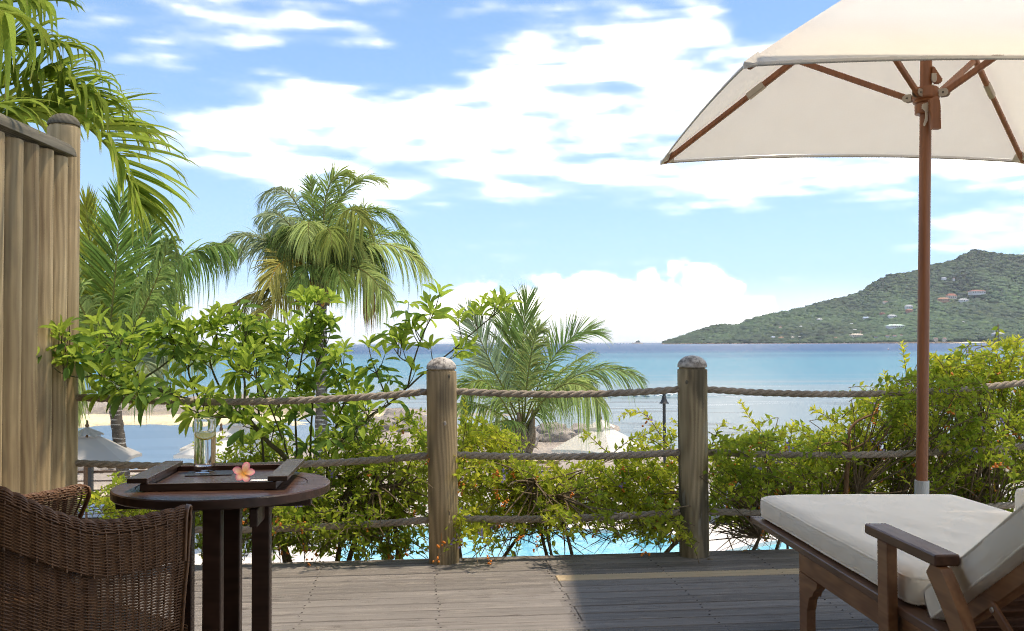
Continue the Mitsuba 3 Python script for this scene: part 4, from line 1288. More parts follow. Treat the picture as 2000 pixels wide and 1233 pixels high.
def plan(s):
    x, y = np.interp(s, d, pts[:, 0]), np.interp(s, d, pts[:, 1])
    e = 0.012
    tx_ = np.interp(np.minimum(s + e, PLAN_L), d, pts[:, 0]) - np.interp(np.maximum(s - e, 0), d, pts[:, 0])
    ty_ = np.interp(np.minimum(s + e, PLAN_L), d, pts[:, 1]) - np.interp(np.maximum(s - e, 0), d, pts[:, 1])
    tt_ = unit(np.stack([tx_, ty_], -1))
    return np.stack([x, y], -1), np.stack([-tt_[..., 1], tt_[..., 0]], -1) * -1.0, tt_


def rim_z(s):
    y = plan(s)[0][..., 1]
    return 0.752 + 0.15 * sst(-0.24, -0.62, y) ** 0.9 - 0.012 * np.sin(np.clip(-y / 0.3, 0, 1) * np.pi)


def wall(s, t):
    """Point and outward normal of the woven wall: s along the plan, t in 0..1 up the outside, over the rim and a little way down inside."""
    zt = rim_z(s)
    K = np.array([0.0, 0.45, 0.60, 0.72, 0.79, 0.83, 0.86, 0.885, 0.91, 0.94, 1.0])
    off = np.interp(t, K, [0, 0, 0.008, 0.026, 0.046, 0.054, 0.048, 0.030, 0.012, -0.002, -0.012])
    dz = np.interp(t, K, [9, 9, 0.22, 0.115, 0.052, 0.022, 0.005, 0.0, 0.006, 0.026, 0.14])
    lowz = 0.10 + (zt - 0.22 - 0.10) * np.clip(t / 0.60, 0, 1)
    z = np.where(t < 0.60, lowz, zt - dz)
    p, n, tg = plan(s)
    fl = np.clip(off / 0.05, -0.3, 1)
    end = np.exp(-((s / 0.07) ** 2)) - np.exp(-(((PLAN_L - s) / 0.07) ** 2))
    q = p + n * off[..., None] - tg * (end * 0.045 * fl)[..., None]
    belly = 0.02 * np.sin(np.pi * np.clip((z - 0.1) / 0.5, 0, 1))
    q = q + n * belly[..., None]
    return CM + q[..., :1] * CX + q[..., 1:2] * CF + z[..., None] * DZ, n[..., :1] * CX + n[..., 1:2] * CF


rows_t = [0.0]
mids = np.array([PLAN_L * 0.1])
while rows_t[-1] < 0.995:
    t0_ = rows_t[-1]
    a, b = wall(mids, np.array([t0_]))[0][0], wall(mids, np.array([t0_ + 0.001]))[0][0]
    rows_t.append(t0_ + 0.001 * 0.0037 / max(np.linalg.norm(b - a), 1e-5))
ns = NST * 4 + 1
sg = np.linspace(0, PLAN_L, ns)
strands = []
for i, t in enumerate(rows_t):
    base, n = wall(sg, np.full(ns, t))
    # section normal from a small step in t
    b2, _ = wall(sg, np.full(ns, min(t + 0.004, 1.0)))
    tang = unit(np.gradient(base, axis=0))
    upv = unit(b2 - base) if t < 0.996 else np.broadcast_to(-DZ, base.shape)
    nn = unit(np.cross(upv, tang)) if True else n
    sgn = np.sign(np.sum(unit(np.cross(wall(np.array([PLAN_L * 0.1, PLAN_L * 0.1 + 0.01]), np.array([0.3, 0.3]))[0][1] - wall(np.array([PLAN_L * 0.1, PLAN_L * 0.1 + 0.01]), np.array([0.3, 0.3]))[0][0], DZ)) * wall(np.array([PLAN_L * 0.1]), np.array([0.3]))[1][0]))
    nn = -nn * sgn if sgn > 0 else nn * 1.0
    ph = np.pi * (sg / PLAN_L * NST) + np.pi * (i % 2)
    strands.append(tube(base + nn * (0.0044 * np.sin(ph))[:, None], 0.0021, 4, caps=False))
obj('weave', merge(strands), 'mat_wicker', chair, smooth=True, kind='stuff', label='tightly woven cane strands over the rolled arms and back')
tg_ = np.linspace(0, 1, 70)
st = []
for k in range(NST):
    s = (k + 0.5) / NST * PLAN_L
    q, _ = wall(np.full(70, s), tg_)
    st.append(tube(q, 0.0030, 5, caps=False))
obj('stake', merge(st), 'mat_wicker', chair, smooth=True, kind='stuff')
for s in (0.0, PLAN_L):
    q, _ = wall(np.full(70, s), tg_)
    for o in (0.0, 0.006, -0.006):
        obj('border', tube(q + CF * 0.003 + CX * o, 0.0042, 7), 'mat_wicker', chair, smooth=60)
seat_pts = [(hwid - 0.02, 0.0)] + [(x * 0.93, y * 0.95) for x, y in pts] + [(-hwid + 0.02, 0.0)]
v, f = extrude(Polygon(seat_pts).buffer(0), 0.03)
m = np.eye(4); m[:3, 0], m[:3, 1], m[:3, 2], m[:3, 3] = CX, CF, DZ, CM + DZ * 0.40
obj('seat', moved((v, f), m), 'mat_wicker', chair)
fs = []
for i, z in enumerate(np.arange(0.12, 0.43, 0.0042)):
    x = np.linspace(-hwid, hwid, 81)
    q = CM + x[:, None] * CX + (0.012 + 0.0044 * np.sin(np.pi * x / 0.0345 + np.pi * (i % 2)))[:, None] * CF + z * DZ
    fs.append(tube(q, 0.0021, 4, caps=False))
obj('front_weave', merge(fs), 'mat_wicker', chair, smooth=True, kind='stuff')
for x, y in ((hwid - 0.02, -0.02), (-hwid + 0.02, -0.02), (hwid * 0.75, -0.5), (-hwid * 0.75, -0.5)):
    q = CM + x * CX + y * CF
    obj('leg', tube([q, q + DZ * 0.40], 0.019, 12), 'mat_wicker', chair, smooth=50)

# ================================================================ THE HOUSE THE DECK BELONGS TO (behind and above the camera)
house = thing('villa', 'unseen veranda roof and wall of the villa behind the terrace, with an added shade cloth', 'house')
scene['mat_villa_wall'] = principled((0.66, 0.60, 0.50), 0.9, 0.2)
scene['mat_villa_ceiling'] = principled((0.66, 0.62, 0.55), 0.8, 0.2)
scene['mat_villa_wood'] = principled(proc(wood_fn((0.08, 0.045, 0.025), (0.17, 0.10, 0.055), 6, 1.0, along='x', rings=5)), 0.6, 0.3)
v, f = extrude(Polygon([(-5.5, -3.6), (2.62, -3.6), (2.62, 0.6), (1.05, 0.6), (1.05, 3.05), (-5.5, 3.05)]), 0.04)  # unseen; outline cut to shade the chair and open sky beside the lounger
obj('roof', (v + [0, 0, 2.56], f), 'mat_villa_ceiling', house)
for x in np.arange(-5.0, 2.5, 0.7):
    obj('rafter', beam([x, -3.6, 2.51], [x, 0.5 if x > 1.0 else 2.7, 2.51], 0.07, 0.098), 'mat_villa_ceiling', house)
ax, ay = np.meshgrid(np.linspace(1.05, 2.62, 12), np.linspace(0.6, 3.77, 24))
obj('added_awning', grid(np.stack([ax, ay, 2.60 - 0.03 * np.sin(np.pi * (ay - 0.6) / 3.17)], -1)), 'mat_added_awning', house, smooth=True)  # added and unseen: shades the lounger while letting some light through
for x in (1.05, 2.62):
    obj('added_awning_bar', beam([x, 0.6, 2.585], [x, 3.76, 2.585], 0.03, 0.03), 'mat_villa_ceiling', house)
scene['mat_added_awning'] = {'type': 'principledthin', 'base_color': rgb(0.86, 0.80, 0.69), 'roughness': 0.85, 'diff_trans': 0.7, 'eta': 1.3}
obj('wall', beam([-5.5, -1.6, 1.20], [2.6, -1.6, 1.20], 0.2, 2.51), 'mat_villa_wall', house)

# ================================================================ PLANTS
def leaf_template(nseg=4, fold=0.18, curl=0.10, shape=0.5):
    """x across, y along 0..1, z up; three vertices a station."""
    t = np.linspace(0, 1, nseg + 1)
    w = np.sin(np.pi * t ** 1.12) ** 0.62 * 0.5
    w[0], w[-1] = 0.035, 0.0
    z = -curl * t ** 2
    L = np.stack([-w, t, z + fold * w], 1); C = np.stack([0 * w, t, z], 1); R = np.stack([w, t, z + fold * w], 1)
    v = np.stack([L, C, R], 1).reshape(-1, 3)
    f = []
    for i in range(nseg):
        a, b = 3 * i, 3 * (i + 1)
        f += [[a, a + 1, b + 1], [a, b + 1, b], [a + 1, a + 2, b + 2], [a + 1, b + 2, b + 1]]
    return v, np.array(f)


SMALL_LEAF = (np.array([[0, 0, 0], [-0.5, 0.45, 0.09], [0, 0.5, -0.02], [0.5, 0.45, 0.09], [0, 1, -0.10]]),
              np.array([[0, 2, 1], [0, 3, 2], [1, 2, 4], [2, 3, 4]]))


def place(tmpl, P, Y, N, L, W):
    """Copies of the leaf at P, pointing along Y with upper side N."""
    v, f = tmpl
    Y = unit(Y); X = unit(np.cross(Y, N)); Z = np.cross(X, Y)
    V = P[:, None] + X[:, None] * (v[None, :, :1] * W[:, None, None]) + Y[:, None] * (v[None, :, 1:2] * L[:, None, None]) + Z[:, None] * (v[None, :, 2:3] * L[:, None, None])
    F = f[None] + (np.arange(len(P)) * len(v))[:, None, None]
    return V, F


def frond(path, nl, Lmax, W, a0=70, a1=25, lift=10, droop=0.35, normal=None, seed=0, color=(0.10, 0.16, 0.04), vary=0.35, tip=(0.30, 0.24, 0.09),
          stations=5, t0=0.12, dpow=2.1, fold=0.0, rach=0.018, prof=None, rcol=(0.352, 0.352, 0.112), clump=0.0, wind=None):
    """A pinnate palm frond along path; normal: the side its face turns to."""
    r = np.random.default_rng(seed)
    n = len(path)
    tang = unit(np.gradient(path, axis=0))
    nrm = np.asarray(DZ if normal is None else normal, float)
    t = np.repeat(np.linspace(t0, 0.995, nl), 2) + r.normal(0, 0.3 / nl, 2 * nl)
    t = np.clip(t, 0, 1)
    sgn = np.tile([1.0, -1.0], nl)
    ix = t * (n - 1)
    lo = np.minimum(ix.astype(int), n - 2); fr_ = (ix - lo)[:, None]
    base = path[lo] * (1 - fr_) + path[lo + 1] * fr_
    tg = unit(tang[lo] * (1 - fr_) + tang[lo + 1] * fr_)
    nn = unit(nrm - tg * (tg @ nrm)[:, None])
    side = np.cross(tg, nn) * sgn[:, None]
    k = len(t)
    ang = np.radians(a0 + (a1 - a0) * t + r.normal(0, 5, k) + clump * 18 * np.sin(t * 37 + seed))
    lf = np.radians(lift + r.normal(0, 9, k))
    d0 = np.cos(ang)[:, None] * tg + np.sin(ang)[:, None] * (side * np.cos(lf)[:, None] + nn * np.sin(lf)[:, None])
    if wind is not None:
        d0 = unit(d0 + np.asarray(wind))
    pf = (np.sin(np.pi * np.clip(0.12 + 0.80 * t, 0, 1)) ** 0.6) if prof is None else prof(t)
    L = Lmax * pf * r.uniform(0.82, 1.1, k)
    u = np.linspace(0, 1, stations)[None, :, None]
    dr_ = droop * r.uniform(0.6, 1.45, k)
    pos = base[:, None] + d0[:, None] * (L[:, None, None] * u)
    bend = u[..., 0] ** dpow if dpow > 2.15 else (np.maximum(u[..., 0] - 0.15, 0) / 0.85) ** 1.45
    pos[..., 2] -= (L * dr_)[:, None] * bend
    # pull the drooping part back so that the length stays
    flat = d0 * [1, 1, 0]
    pos -= flat[:, None] * (L * dr_ * 0.50)[:, None, None] * (bend * u[..., 0])[..., None]
    dd = unit(np.gradient(pos, axis=1))
    wv = unit(np.cross(dd, (nn + 0.25 * r.normal(0, 1, (k, 3)))[:, None]))
    wp = W * np.minimum(1, 0.35 + u[..., 0] / 0.18) * (1 - u[..., 0] ** 2.4) ** 0.9 * 0.5 * (0.6 + 0.4 * pf[:, None])
    wp[:, -1] = 0.0006
    if fold:
        nv = np.cross(wv, dd)
        V = np.stack([pos - wv * wp[..., None] + nv * fold * wp[..., None], pos, pos + wv * wp[..., None] + nv * fold * wp[..., None]], 2)
        m = 3
    else:
        V = np.stack([pos - wv * wp[..., None], pos + wv * wp[..., None]], 2)
        m = 2
    V = V.reshape(k, -1, 3)
    f = []
    for i in range(stations - 1):
        for j in range(m - 1):
            a, b = m * i + j, m * (i + 1) + j
            f += [[a, a + 1, b + 1], [a, b + 1, b]]
    F = (np.array(f)[None] + (np.arange(k) * V.shape[1])[:, None, None]).reshape(-1, 3)
    c = np.array(color) * (1 + vary * r.uniform(-1, 1, (k, 1))) + np.array([0.05, 0.03, 0.0]) * (r.uniform(0, 1, (k, 1)) ** 3)
    C = np.repeat(c[:, None], stations, 1)
    tipk = np.clip((u[..., 0] - 0.86) / 0.14, 0, 1) * r.uniform(0, 1, (k, 1)) ** 1.5
    C = C * (1 - tipk[..., None]) + np.array(tip) * tipk[..., None]
    C = np.repeat(C, m, 1).reshape(-1, 3)
    tv, tf = tube(path, np.linspace(rach, rach * 0.22, n), 6)
    Vt = np.vstack([V.reshape(-1, 3), tv])
    return (Vt, np.vstack([F, tf + k * V.shape[1]])), np.vstack([np.clip(C, 0, 1), np.tile(rcol, (len(tv), 1))])


# ---------------------------------------------------------------- coconut palms
def palm(lab, D, crown_px, foot_px, trunk_r, fronds, base_seed, leaf_len, color, extra=None, group=None):
    t = thing('coconut_palm', lab, 'palm tree', group)
    top = at(crown_px[0], crown_px[1], D)
    foot = at(foot_px[0], foot_px[1], D + 0.3)
    foot[2] = GROUND_Z - 0.1
    n = 40
    p = smooth_path([foot, foot + (top - foot) * 0.35 + [0.10, 0, 0], foot + (top - foot) * 0.7 + [0.05, 0, 0], top], n)
    zz = np.linspace(0, 1, n)
    rad = trunk_r * (1.0 + 0.55 * np.exp(-zz / 0.10) + 0.07 * np.sin(np.arange(n) * 2.4)) * (1 - 0.25 * zz)
    obj('trunk', tube(p, rad, 16), 'mat_palm_bark', t, smooth=50)
    # fibrous sheaths under the crown
    r = np.random.default_rng(base_seed)
    sh = []
    for k in range(9):
        a = k * 2.4
        d = np.array([math.cos(a), math.sin(a), 0])
        q = top + d * trunk_r * 0.55 - DZ * (0.55 - 0.05 * k)
        sh.append(tube([q, q + d * 0.12 + DZ * 0.28, q + d * 0.16 + DZ * 0.62], [trunk_r * 0.62, trunk_r * 0.42, trunk_r * 0.16], 7))
    obj('leaf_sheath', merge(sh), 'mat_sheath', t, smooth=50)
    for i, fr in enumerate(fronds):
        c, e = fr['c'], fr['e']
        s0 = top + np.array([r.normal(0, 0.06), r.normal(0, 0.06), r.uniform(-0.15, 0.12)])
        path = bezier(s0, at(c[0], c[1], D + c[2]), at(e[0], e[1], D + e[2]), 34)
        col = np.array(fr.get('col', color))
        mesh, C = frond(path, int(1.30 * fr.get('n', 62)), 1.10 * fr.get('L', leaf_len), fr.get('W', 0.034), a0=fr.get('a0', 68), a1=fr.get('a1', 22), lift=fr.get('lift', 0), droop=fr.get('droop', 0.45),
                        normal=fr.get('nrm'), seed=base_seed * 50 + i, color=col, stations=6, vary=0.5, t0=fr.get('t0', 0.16), rach=0.026, rcol=fr.get('rc', (0.26, 0.25, 0.08)), clump=0.35)
        obj('frond', mesh, 'mat_leaf_palm', t, smooth=True, color=C)
    if extra:
        extra(t, top)
    return t


scene['mat_sheath'] = principled(proc(lambda p, n, uv: mix((0.10, 0.07, 0.045), (0.26, 0.20, 0.14), fbm(p.x * 20, p.y * 20, p.z * 6, 3))), 0.9, 0.1)
FACE = np.array([0.0, -1.0, 0.15])
GRN, YEL, GRY = (0.27, 0.37, 0.105), (0.42, 0.50, 0.17), (0.34, 0.41, 0.23)
CROWN_SHADE = (0.15, 0.21, 0.065)  # darker green that paints the shade inside the crown onto inner fronds


def fr(c, e, **k):
    return {'c': c, 'e': e, **k}


center = [
    fr((618, 330, 0.2), (676, 338, 0.4), droop=0.40, L=0.80, a0=58, a1=18, nrm=(-0.2, -0.8, 0.5), col=(0.30, 0.38, 0.10), n=50, t0=0.2),
    fr((612, 410, 0.3), (606, 352, 0.6), droop=0.35, L=0.7, a0=50, a1=18, nrm=FACE, col=GRN, n=46, t0=0.2),
    fr((652, 325, 0.4), (740, 350, 0.8), droop=0.40, L=0.85, a0=60, a1=20, nrm=(-0.2, -0.6, 0.8), lift=15, col=YEL),
    fr((690, 330, 1.0), (790, 450, 1.4), droop=0.40, L=0.95, nrm=(0.0, -0.5, 0.9), lift=10),
    fr((580, 330, 0.8), (520, 375, 1.2), droop=0.65, L=0.9, nrm=(0.2, -0.6, 0.8), col=GRY),
    fr((560, 400, -0.4), (522, 420, -0.6), droop=0.6, L=0.8, nrm=(0.2, -0.6, 0.8), col=GRY),
    fr((540, 430, 0.2), (450, 500, 0.3), droop=0.55, L=0.9, nrm=(0.1, -0.5, 0.9), col=GRY, lift=8),
    fr((480, 420, -0.4), (448, 475, -0.6), droop=0.6, L=0.8, nrm=(0.1, -0.5, 0.9), col=GRY, lift=8),
    fr((730, 420, -0.6), (828, 520, -0.4), droop=0.55, L=0.9, nrm=(-0.1, -0.5, 0.9), col=YEL, rc=(0.42, 0.34, 0.08), lift=6),
    fr((770, 390, 0.6), (815, 500, 0.9), droop=0.45, L=0.85, nrm=(-0.1, -0.3, 0.9), lift=8),
    fr((545, 470, -1.2), (525, 560, -1.8), droop=0.35, L=0.75, nrm=(0.3, -0.8, 0.6), col=(0.40, 0.38, 0.11), rc=(0.5, 0.34, 0.08)),
    fr((530, 545, -0.8), (442, 605, -1.2), droop=0.6, L=0.7, nrm=(0.0, -0.4, 0.9), col=(0.19, 0.20, 0.08), rc=(0.45, 0.32, 0.09)),
    fr((580, 550, -1.2), (478, 640, -1.8), droop=0.40, L=0.65, nrm=(0.2, -0.7, 0.7), col=(0.36, 0.33, 0.10), rc=(0.5, 0.33, 0.09)),
    fr((700, 480, -1.3), (752, 580, -1.8), droop=0.55, L=0.85, nrm=(-0.3, -0.7, 0.6), col=YEL),
    fr((735, 470, -0.3), (722, 612, -0.6), droop=0.9, L=0.5, a0=30, col=(0.30, 0.20, 0.10), nrm=FACE, n=40),
    fr((596, 370, -1.6), (604, 470, -2.2), droop=0.55, L=0.8, nrm=(0.0, -0.7, 0.7), col=YEL),
    fr((668, 340, -1.6), (712, 440, -2.3), droop=0.55, L=0.85, nrm=(0.0, -0.7, 0.7), col=(0.27, 0.31, 0.08)),
    fr((640, 390, -1.9), (648, 480, -2.8), droop=0.5, L=0.75, nrm=(0.0, -0.8, 0.5), col=(0.24, 0.29, 0.07)),
    fr((575, 440, 0.9), (540, 520, 1.3), droop=0.5, L=0.8), fr((690, 440, 0.9), (750, 530, 1.3), droop=0.5, L=0.8),
    fr((600, 400, 1.5), (560, 430, 2.2), droop=0.5, L=0.8), fr((670, 400, 1.6), (740, 440, 2.3), droop=0.5, L=0.8),
    fr((640, 380, 2.0), (660, 400, 2.8), droop=0.5, L=0.8), fr((655, 470, -1.2), (668, 560, -1.7), droop=0.5, L=0.7),
    fr((605, 480, -1.2), (580, 560, -1.7), droop=0.5, L=0.7),
]


for k_ in range(14):
    a_ = k_ * 2.39996
    rr_ = 70 + 12 * (k_ % 4)
    center.append(fr((628 + 0.75 * rr_ * math.cos(a_), 430 - 40 * abs(math.sin(a_)), 0.9 * math.sin(a_)), (630 + 1.45 * rr_ * math.cos(a_), 490 + 35 * math.sin(a_ * 1.7), 1.4 * math.sin(a_)), droop=0.6, L=0.8, col=CROWN_SHADE if k_ % 3 else GRN, n=54))


def fruits(t, top):
    r = np.random.default_rng(4)
    s = []
    for k in range(16):
        q = top + np.array([0.16 + r.normal(0, 0.10), -0.24 + r.normal(0, 0.05), -0.25 + r.normal(0, 0.14)])
        s.append((np.array(ico1.vertices) * [0.045, 0.045, 0.055] + q, ico1.faces))
    obj('fruit_cluster', merge(s), 'mat_fruit', t, smooth=True, kind='stuff')


scene['mat_fruit'] = principled((0.34, 0.15, 0.03), 0.6, 0.3)
palm('tall coconut palm with a full drooping crown in the middle left', 22.0, (628, 548), (612, 900), 0.155, center, 3, 0.95, GRN, fruits)

leftp = [
    fr((226, 560, -0.6), (236, 385, -0.9), droop=0.22, L=1.25, a0=62, a1=25, n=84, nrm=FACE, col=(0.204, 0.324, 0.072), rc=(0.34, 0.33, 0.12), t0=0.05, lift=8),
    fr((180, 560, -0.2), (168, 392, -0.2), droop=0.15, L=1.0, a0=45, a1=18, nrm=FACE, col=(0.456, 0.480, 0.072), n=74),
    fr((300, 480, -0.6), (442, 478, -0.8), droop=0.8, L=1.15, a0=72, a1=30, nrm=(0.1, -0.5, 0.8), col=(0.240, 0.360, 0.096), n=84),
    fr((310, 560, -1.2), (330, 470, -1.4), droop=0.95, L=1.15, nrm=(0.4, -0.7, 0.5), col=(0.276, 0.384, 0.120), n=70),
    fr((150, 590, -0.8), (120, 520, -1.1), droop=0.5, L=1.1, nrm=(-0.2, -0.8, 0.5), col=(0.312, 0.408, 0.144)),
    fr((140, 540, 0.5), (110, 420, 0.9), droop=0.25, L=1.1, nrm=FACE, col=(0.120, 0.216, 0.060)),
    fr((262, 590, 0.4), (300, 420, 0.8), droop=0.3, L=1.15, nrm=FACE, col=(0.204, 0.312, 0.072), n=74),
    fr((310, 640, -0.8), (392, 678, -1.2), droop=0.6, L=1.0, nrm=(0.2, -0.5, 0.8), col=GRY),
    fr((150, 680, -1.0), (140, 800, -1.6), droop=0.5, L=0.8, nrm=(-0.3, -0.7, 0.5), col=(0.360, 0.432, 0.144)),
    fr((260, 660, -1.2), (300, 740, -1.8), droop=0.6, L=0.9, nrm=(0.2, -0.7, 0.6), col=GRY),
    fr((200, 640, 1.0), (170, 580, 1.6), droop=0.5, L=1.1), fr((260, 640, 1.0), (340, 560, 1.8), droop=0.5, L=1.1),
    fr((225, 620, 1.2), (232, 520, 2.0), droop=0.5, L=1.1, nrm=FACE), fr((170, 650, 0.5), (80, 640, 1.0), droop=0.6, L=1.0),
]
palm('coconut palm behind the left shrub with a dark ringed trunk', 21.0, (214, 705), (242, 960), 0.150, [{**q, 'n': int(1.15 * q.get('n', 62)), 'W': 0.046} for q in leftp], 5, 1.2, GRN)

young = [
    fr((1014, 690, 0.2), (1030, 585, 0.3), droop=0.16, L=1.15, a0=46, a1=16, nrm=FACE, col=(0.27, 0.37, 0.10), n=64),
    fr((1005, 690, 0.3), (985, 610, 0.5), droop=0.12, L=1.0, a0=48, a1=18, nrm=FACE, col=GRN, n=64),
    fr((960, 720, -0.2), (915, 610, -0.3), droop=0.15, L=1.0, a0=62, nrm=(0.1, -0.9, 0.3), col=GRY, n=74),
    fr((1085, 630, -0.2), (1165, 652, -0.3), droop=0.25, L=1.05, a0=66, nrm=(0.0, -0.6, 0.8), lift=35, col=(0.270, 0.390, 0.128), n=76),
    fr((1120, 680, -0.8), (1246, 735, -1.0), droop=0.42, L=0.95, nrm=(-0.1, -0.5, 0.9), col=(0.270, 0.375, 0.143), n=76, lift=8),
    fr((1110, 690, -1.3), (1172, 790, -1.9), droop=0.7, L=0.9, nrm=(-0.2, -0.7, 0.7), col=YEL, n=80),
    fr((945, 690, -0.8), (902, 770, -1.2), droop=0.40, L=0.95, nrm=(0.1, -0.6, 0.8), col=GRN, n=74, lift=10),
    fr((950, 770, -1.0), (882, 798, -1.5), droop=0.55, L=0.75, nrm=(0.0, -0.5, 0.8), col=(0.285, 0.360, 0.120)),
    fr((1030, 690, -1.0), (1052, 640, -1.5), droop=0.45, L=0.9, a0=50, nrm=FACE, col=(0.25, 0.30, 0.10), n=64),
    fr((1060, 740, 0.8), (1150, 690, 1.4), droop=0.4, L=0.9), fr((985, 740, 0.8), (930, 680, 1.4), droop=0.4, L=0.9),
    fr((1000, 800, -0.9), (945, 845, -1.3), droop=0.5, L=0.65),
    fr((1085, 740, -0.5), (1150, 745, -0.8), droop=0.5, L=0.9, nrm=(0, -0.6, 0.8), col=GRN),
]
palm('young coconut palm with short trunk right of the sunlit post', 24.0, (1022, 838), (1016, 1010), 0.20, young, 7, 1.1, GRN)

# ---------------------------------------------------------------- broad palm fronds over the fence at the top left
areca = thing('areca_palm', 'glossy palm with broad leaflets arching over the privacy fence at the top left', 'palm tree')
AG = (0.29, 0.38, 0.06)
FRONT = (0.75, -0.35, 0.55)
apaths = [
    ([(-260, 470, 6.45), (-80, 275, 6.40), (60, 222, 6.30), (150, 236, 6.20), (215, 292, 6.13), (246, 345, 6.07), (264, 392, 6.05)], dict(nl=44, Lmax=0.70, W=0.048, a0=72, a1=34, lift=40, droop=0.22, dpow=3.6, normal=FRONT, prof=lambda t: 1.0 - 0.50 * np.clip((t - 0.45) / 0.55, 0, 1))),
    ([(-260, 400, 6.05), (-110, 235, 6.25), (20, 165, 6.20), (110, 160, 6.15), (170, 190, 6.10)], dict(nl=36, Lmax=0.74, W=0.055, a0=62, a1=30, lift=40, droop=0.40, dpow=3.6, normal=FRONT, prof=lambda t: 1.0 - 0.4 * t)),
    ([(-260, 300, 6.00), (-160, 120, 5.95), (-60, 40, 5.90), (20, 5, 5.85), (75, 5, 5.80)], dict(nl=30, Lmax=0.53, W=0.048, a0=60, a1=30, lift=25, droop=0.45, dpow=3.0, normal=(0.5, -0.5, 0.7), prof=lambda t: 1.0 - 0.3 * t)),
    ([(-260, 500, 6.75), (-90, 300, 6.75), (70, 232, 6.70), (170, 225, 6.65), (250, 250, 6.60)], dict(nl=42, Lmax=0.66, W=0.053, a0=48, a1=20, lift=20, droop=0.30, dpow=3.0, normal=FRONT, prof=lambda t: 1.0 - 0.4 * t)),
    ([(-260, 420, 6.35), (-140, 290, 6.30), (-20, 235, 6.25), (70, 222, 6.23)], dict(nl=26, Lmax=0.94, W=0.062, a0=40, a1=14, lift=20, droop=0.25, dpow=3.4, normal=FRONT, prof=lambda t: 1.0 - 0.3 * t)),
    ([(-260, 360, 6.10), (-150, 200, 6.10), (-60, 130, 6.05), (20, 90, 6.00), (80, 90, 5.95)], dict(nl=26, Lmax=0.72, W=0.055, a0=50, a1=22, lift=30, droop=0.35, dpow=3.4, normal=FRONT, prof=lambda t: 1.0 - 0.3 * t)),
    ([(-260, 240, 5.50), (-180, 110, 5.45), (-110, 40, 5.40), (-40, 10, 5.35), (15, 25, 5.30)], dict(nl=18, Lmax=0.50, W=0.053, a0=60, a1=35, lift=0, droop=0.85, dpow=2.4, normal=(0.2, -0.4, 0.9), prof=lambda t: 1.0 - 0.3 * t)),
    ([(-260, 330, 4.75), (-160, 250, 4.70), (-70, 215, 4.66), (-10, 205, 4.62)], dict(nl=7, Lmax=0.52, W=0.034, a0=30, a1=8, lift=6, droop=0.30, dpow=2.8, normal=(0.1, -0.3, 0.9), prof=lambda t: 1.0 - 0.2 * t)),
]
for i, (pp, kw) in enumerate(apaths):
    path = smooth_path([at(*q) for q in pp], 50)
    mesh, C = frond(path, seed=900 + i, color=AG, vary=0.35, stations=8, t0=0.30, fold=0.22, rach=0.014, rcol=(0.400, 0.432, 0.112), tip=(0.42, 0.34, 0.14), **kw)
    obj('frond', mesh, 'mat_leaf_glossy', areca, smooth=True, color=C)
for k, (x, y) in enumerate(((-3.35, 4.9), (-3.55, 5.3), (-3.25, 4.5))):
    obj('stem', tube([[x, y, -0.5], [x + 0.05, y, 0.8], [x + 0.16, y, 2.0]], [0.06, 0.055, 0.045], 12), 'mat_palm_green', areca, smooth=50)
scene['mat_palm_green'] = principled((0.13, 0.15, 0.05), 0.5, 0.3)

# ---------------------------------------------------------------- broadleaf shrubs behind the left ropes
LEAFT = [leaf_template(5, 0.26, c, 0.5) for c in (0.06, 0.16, 0.28)]


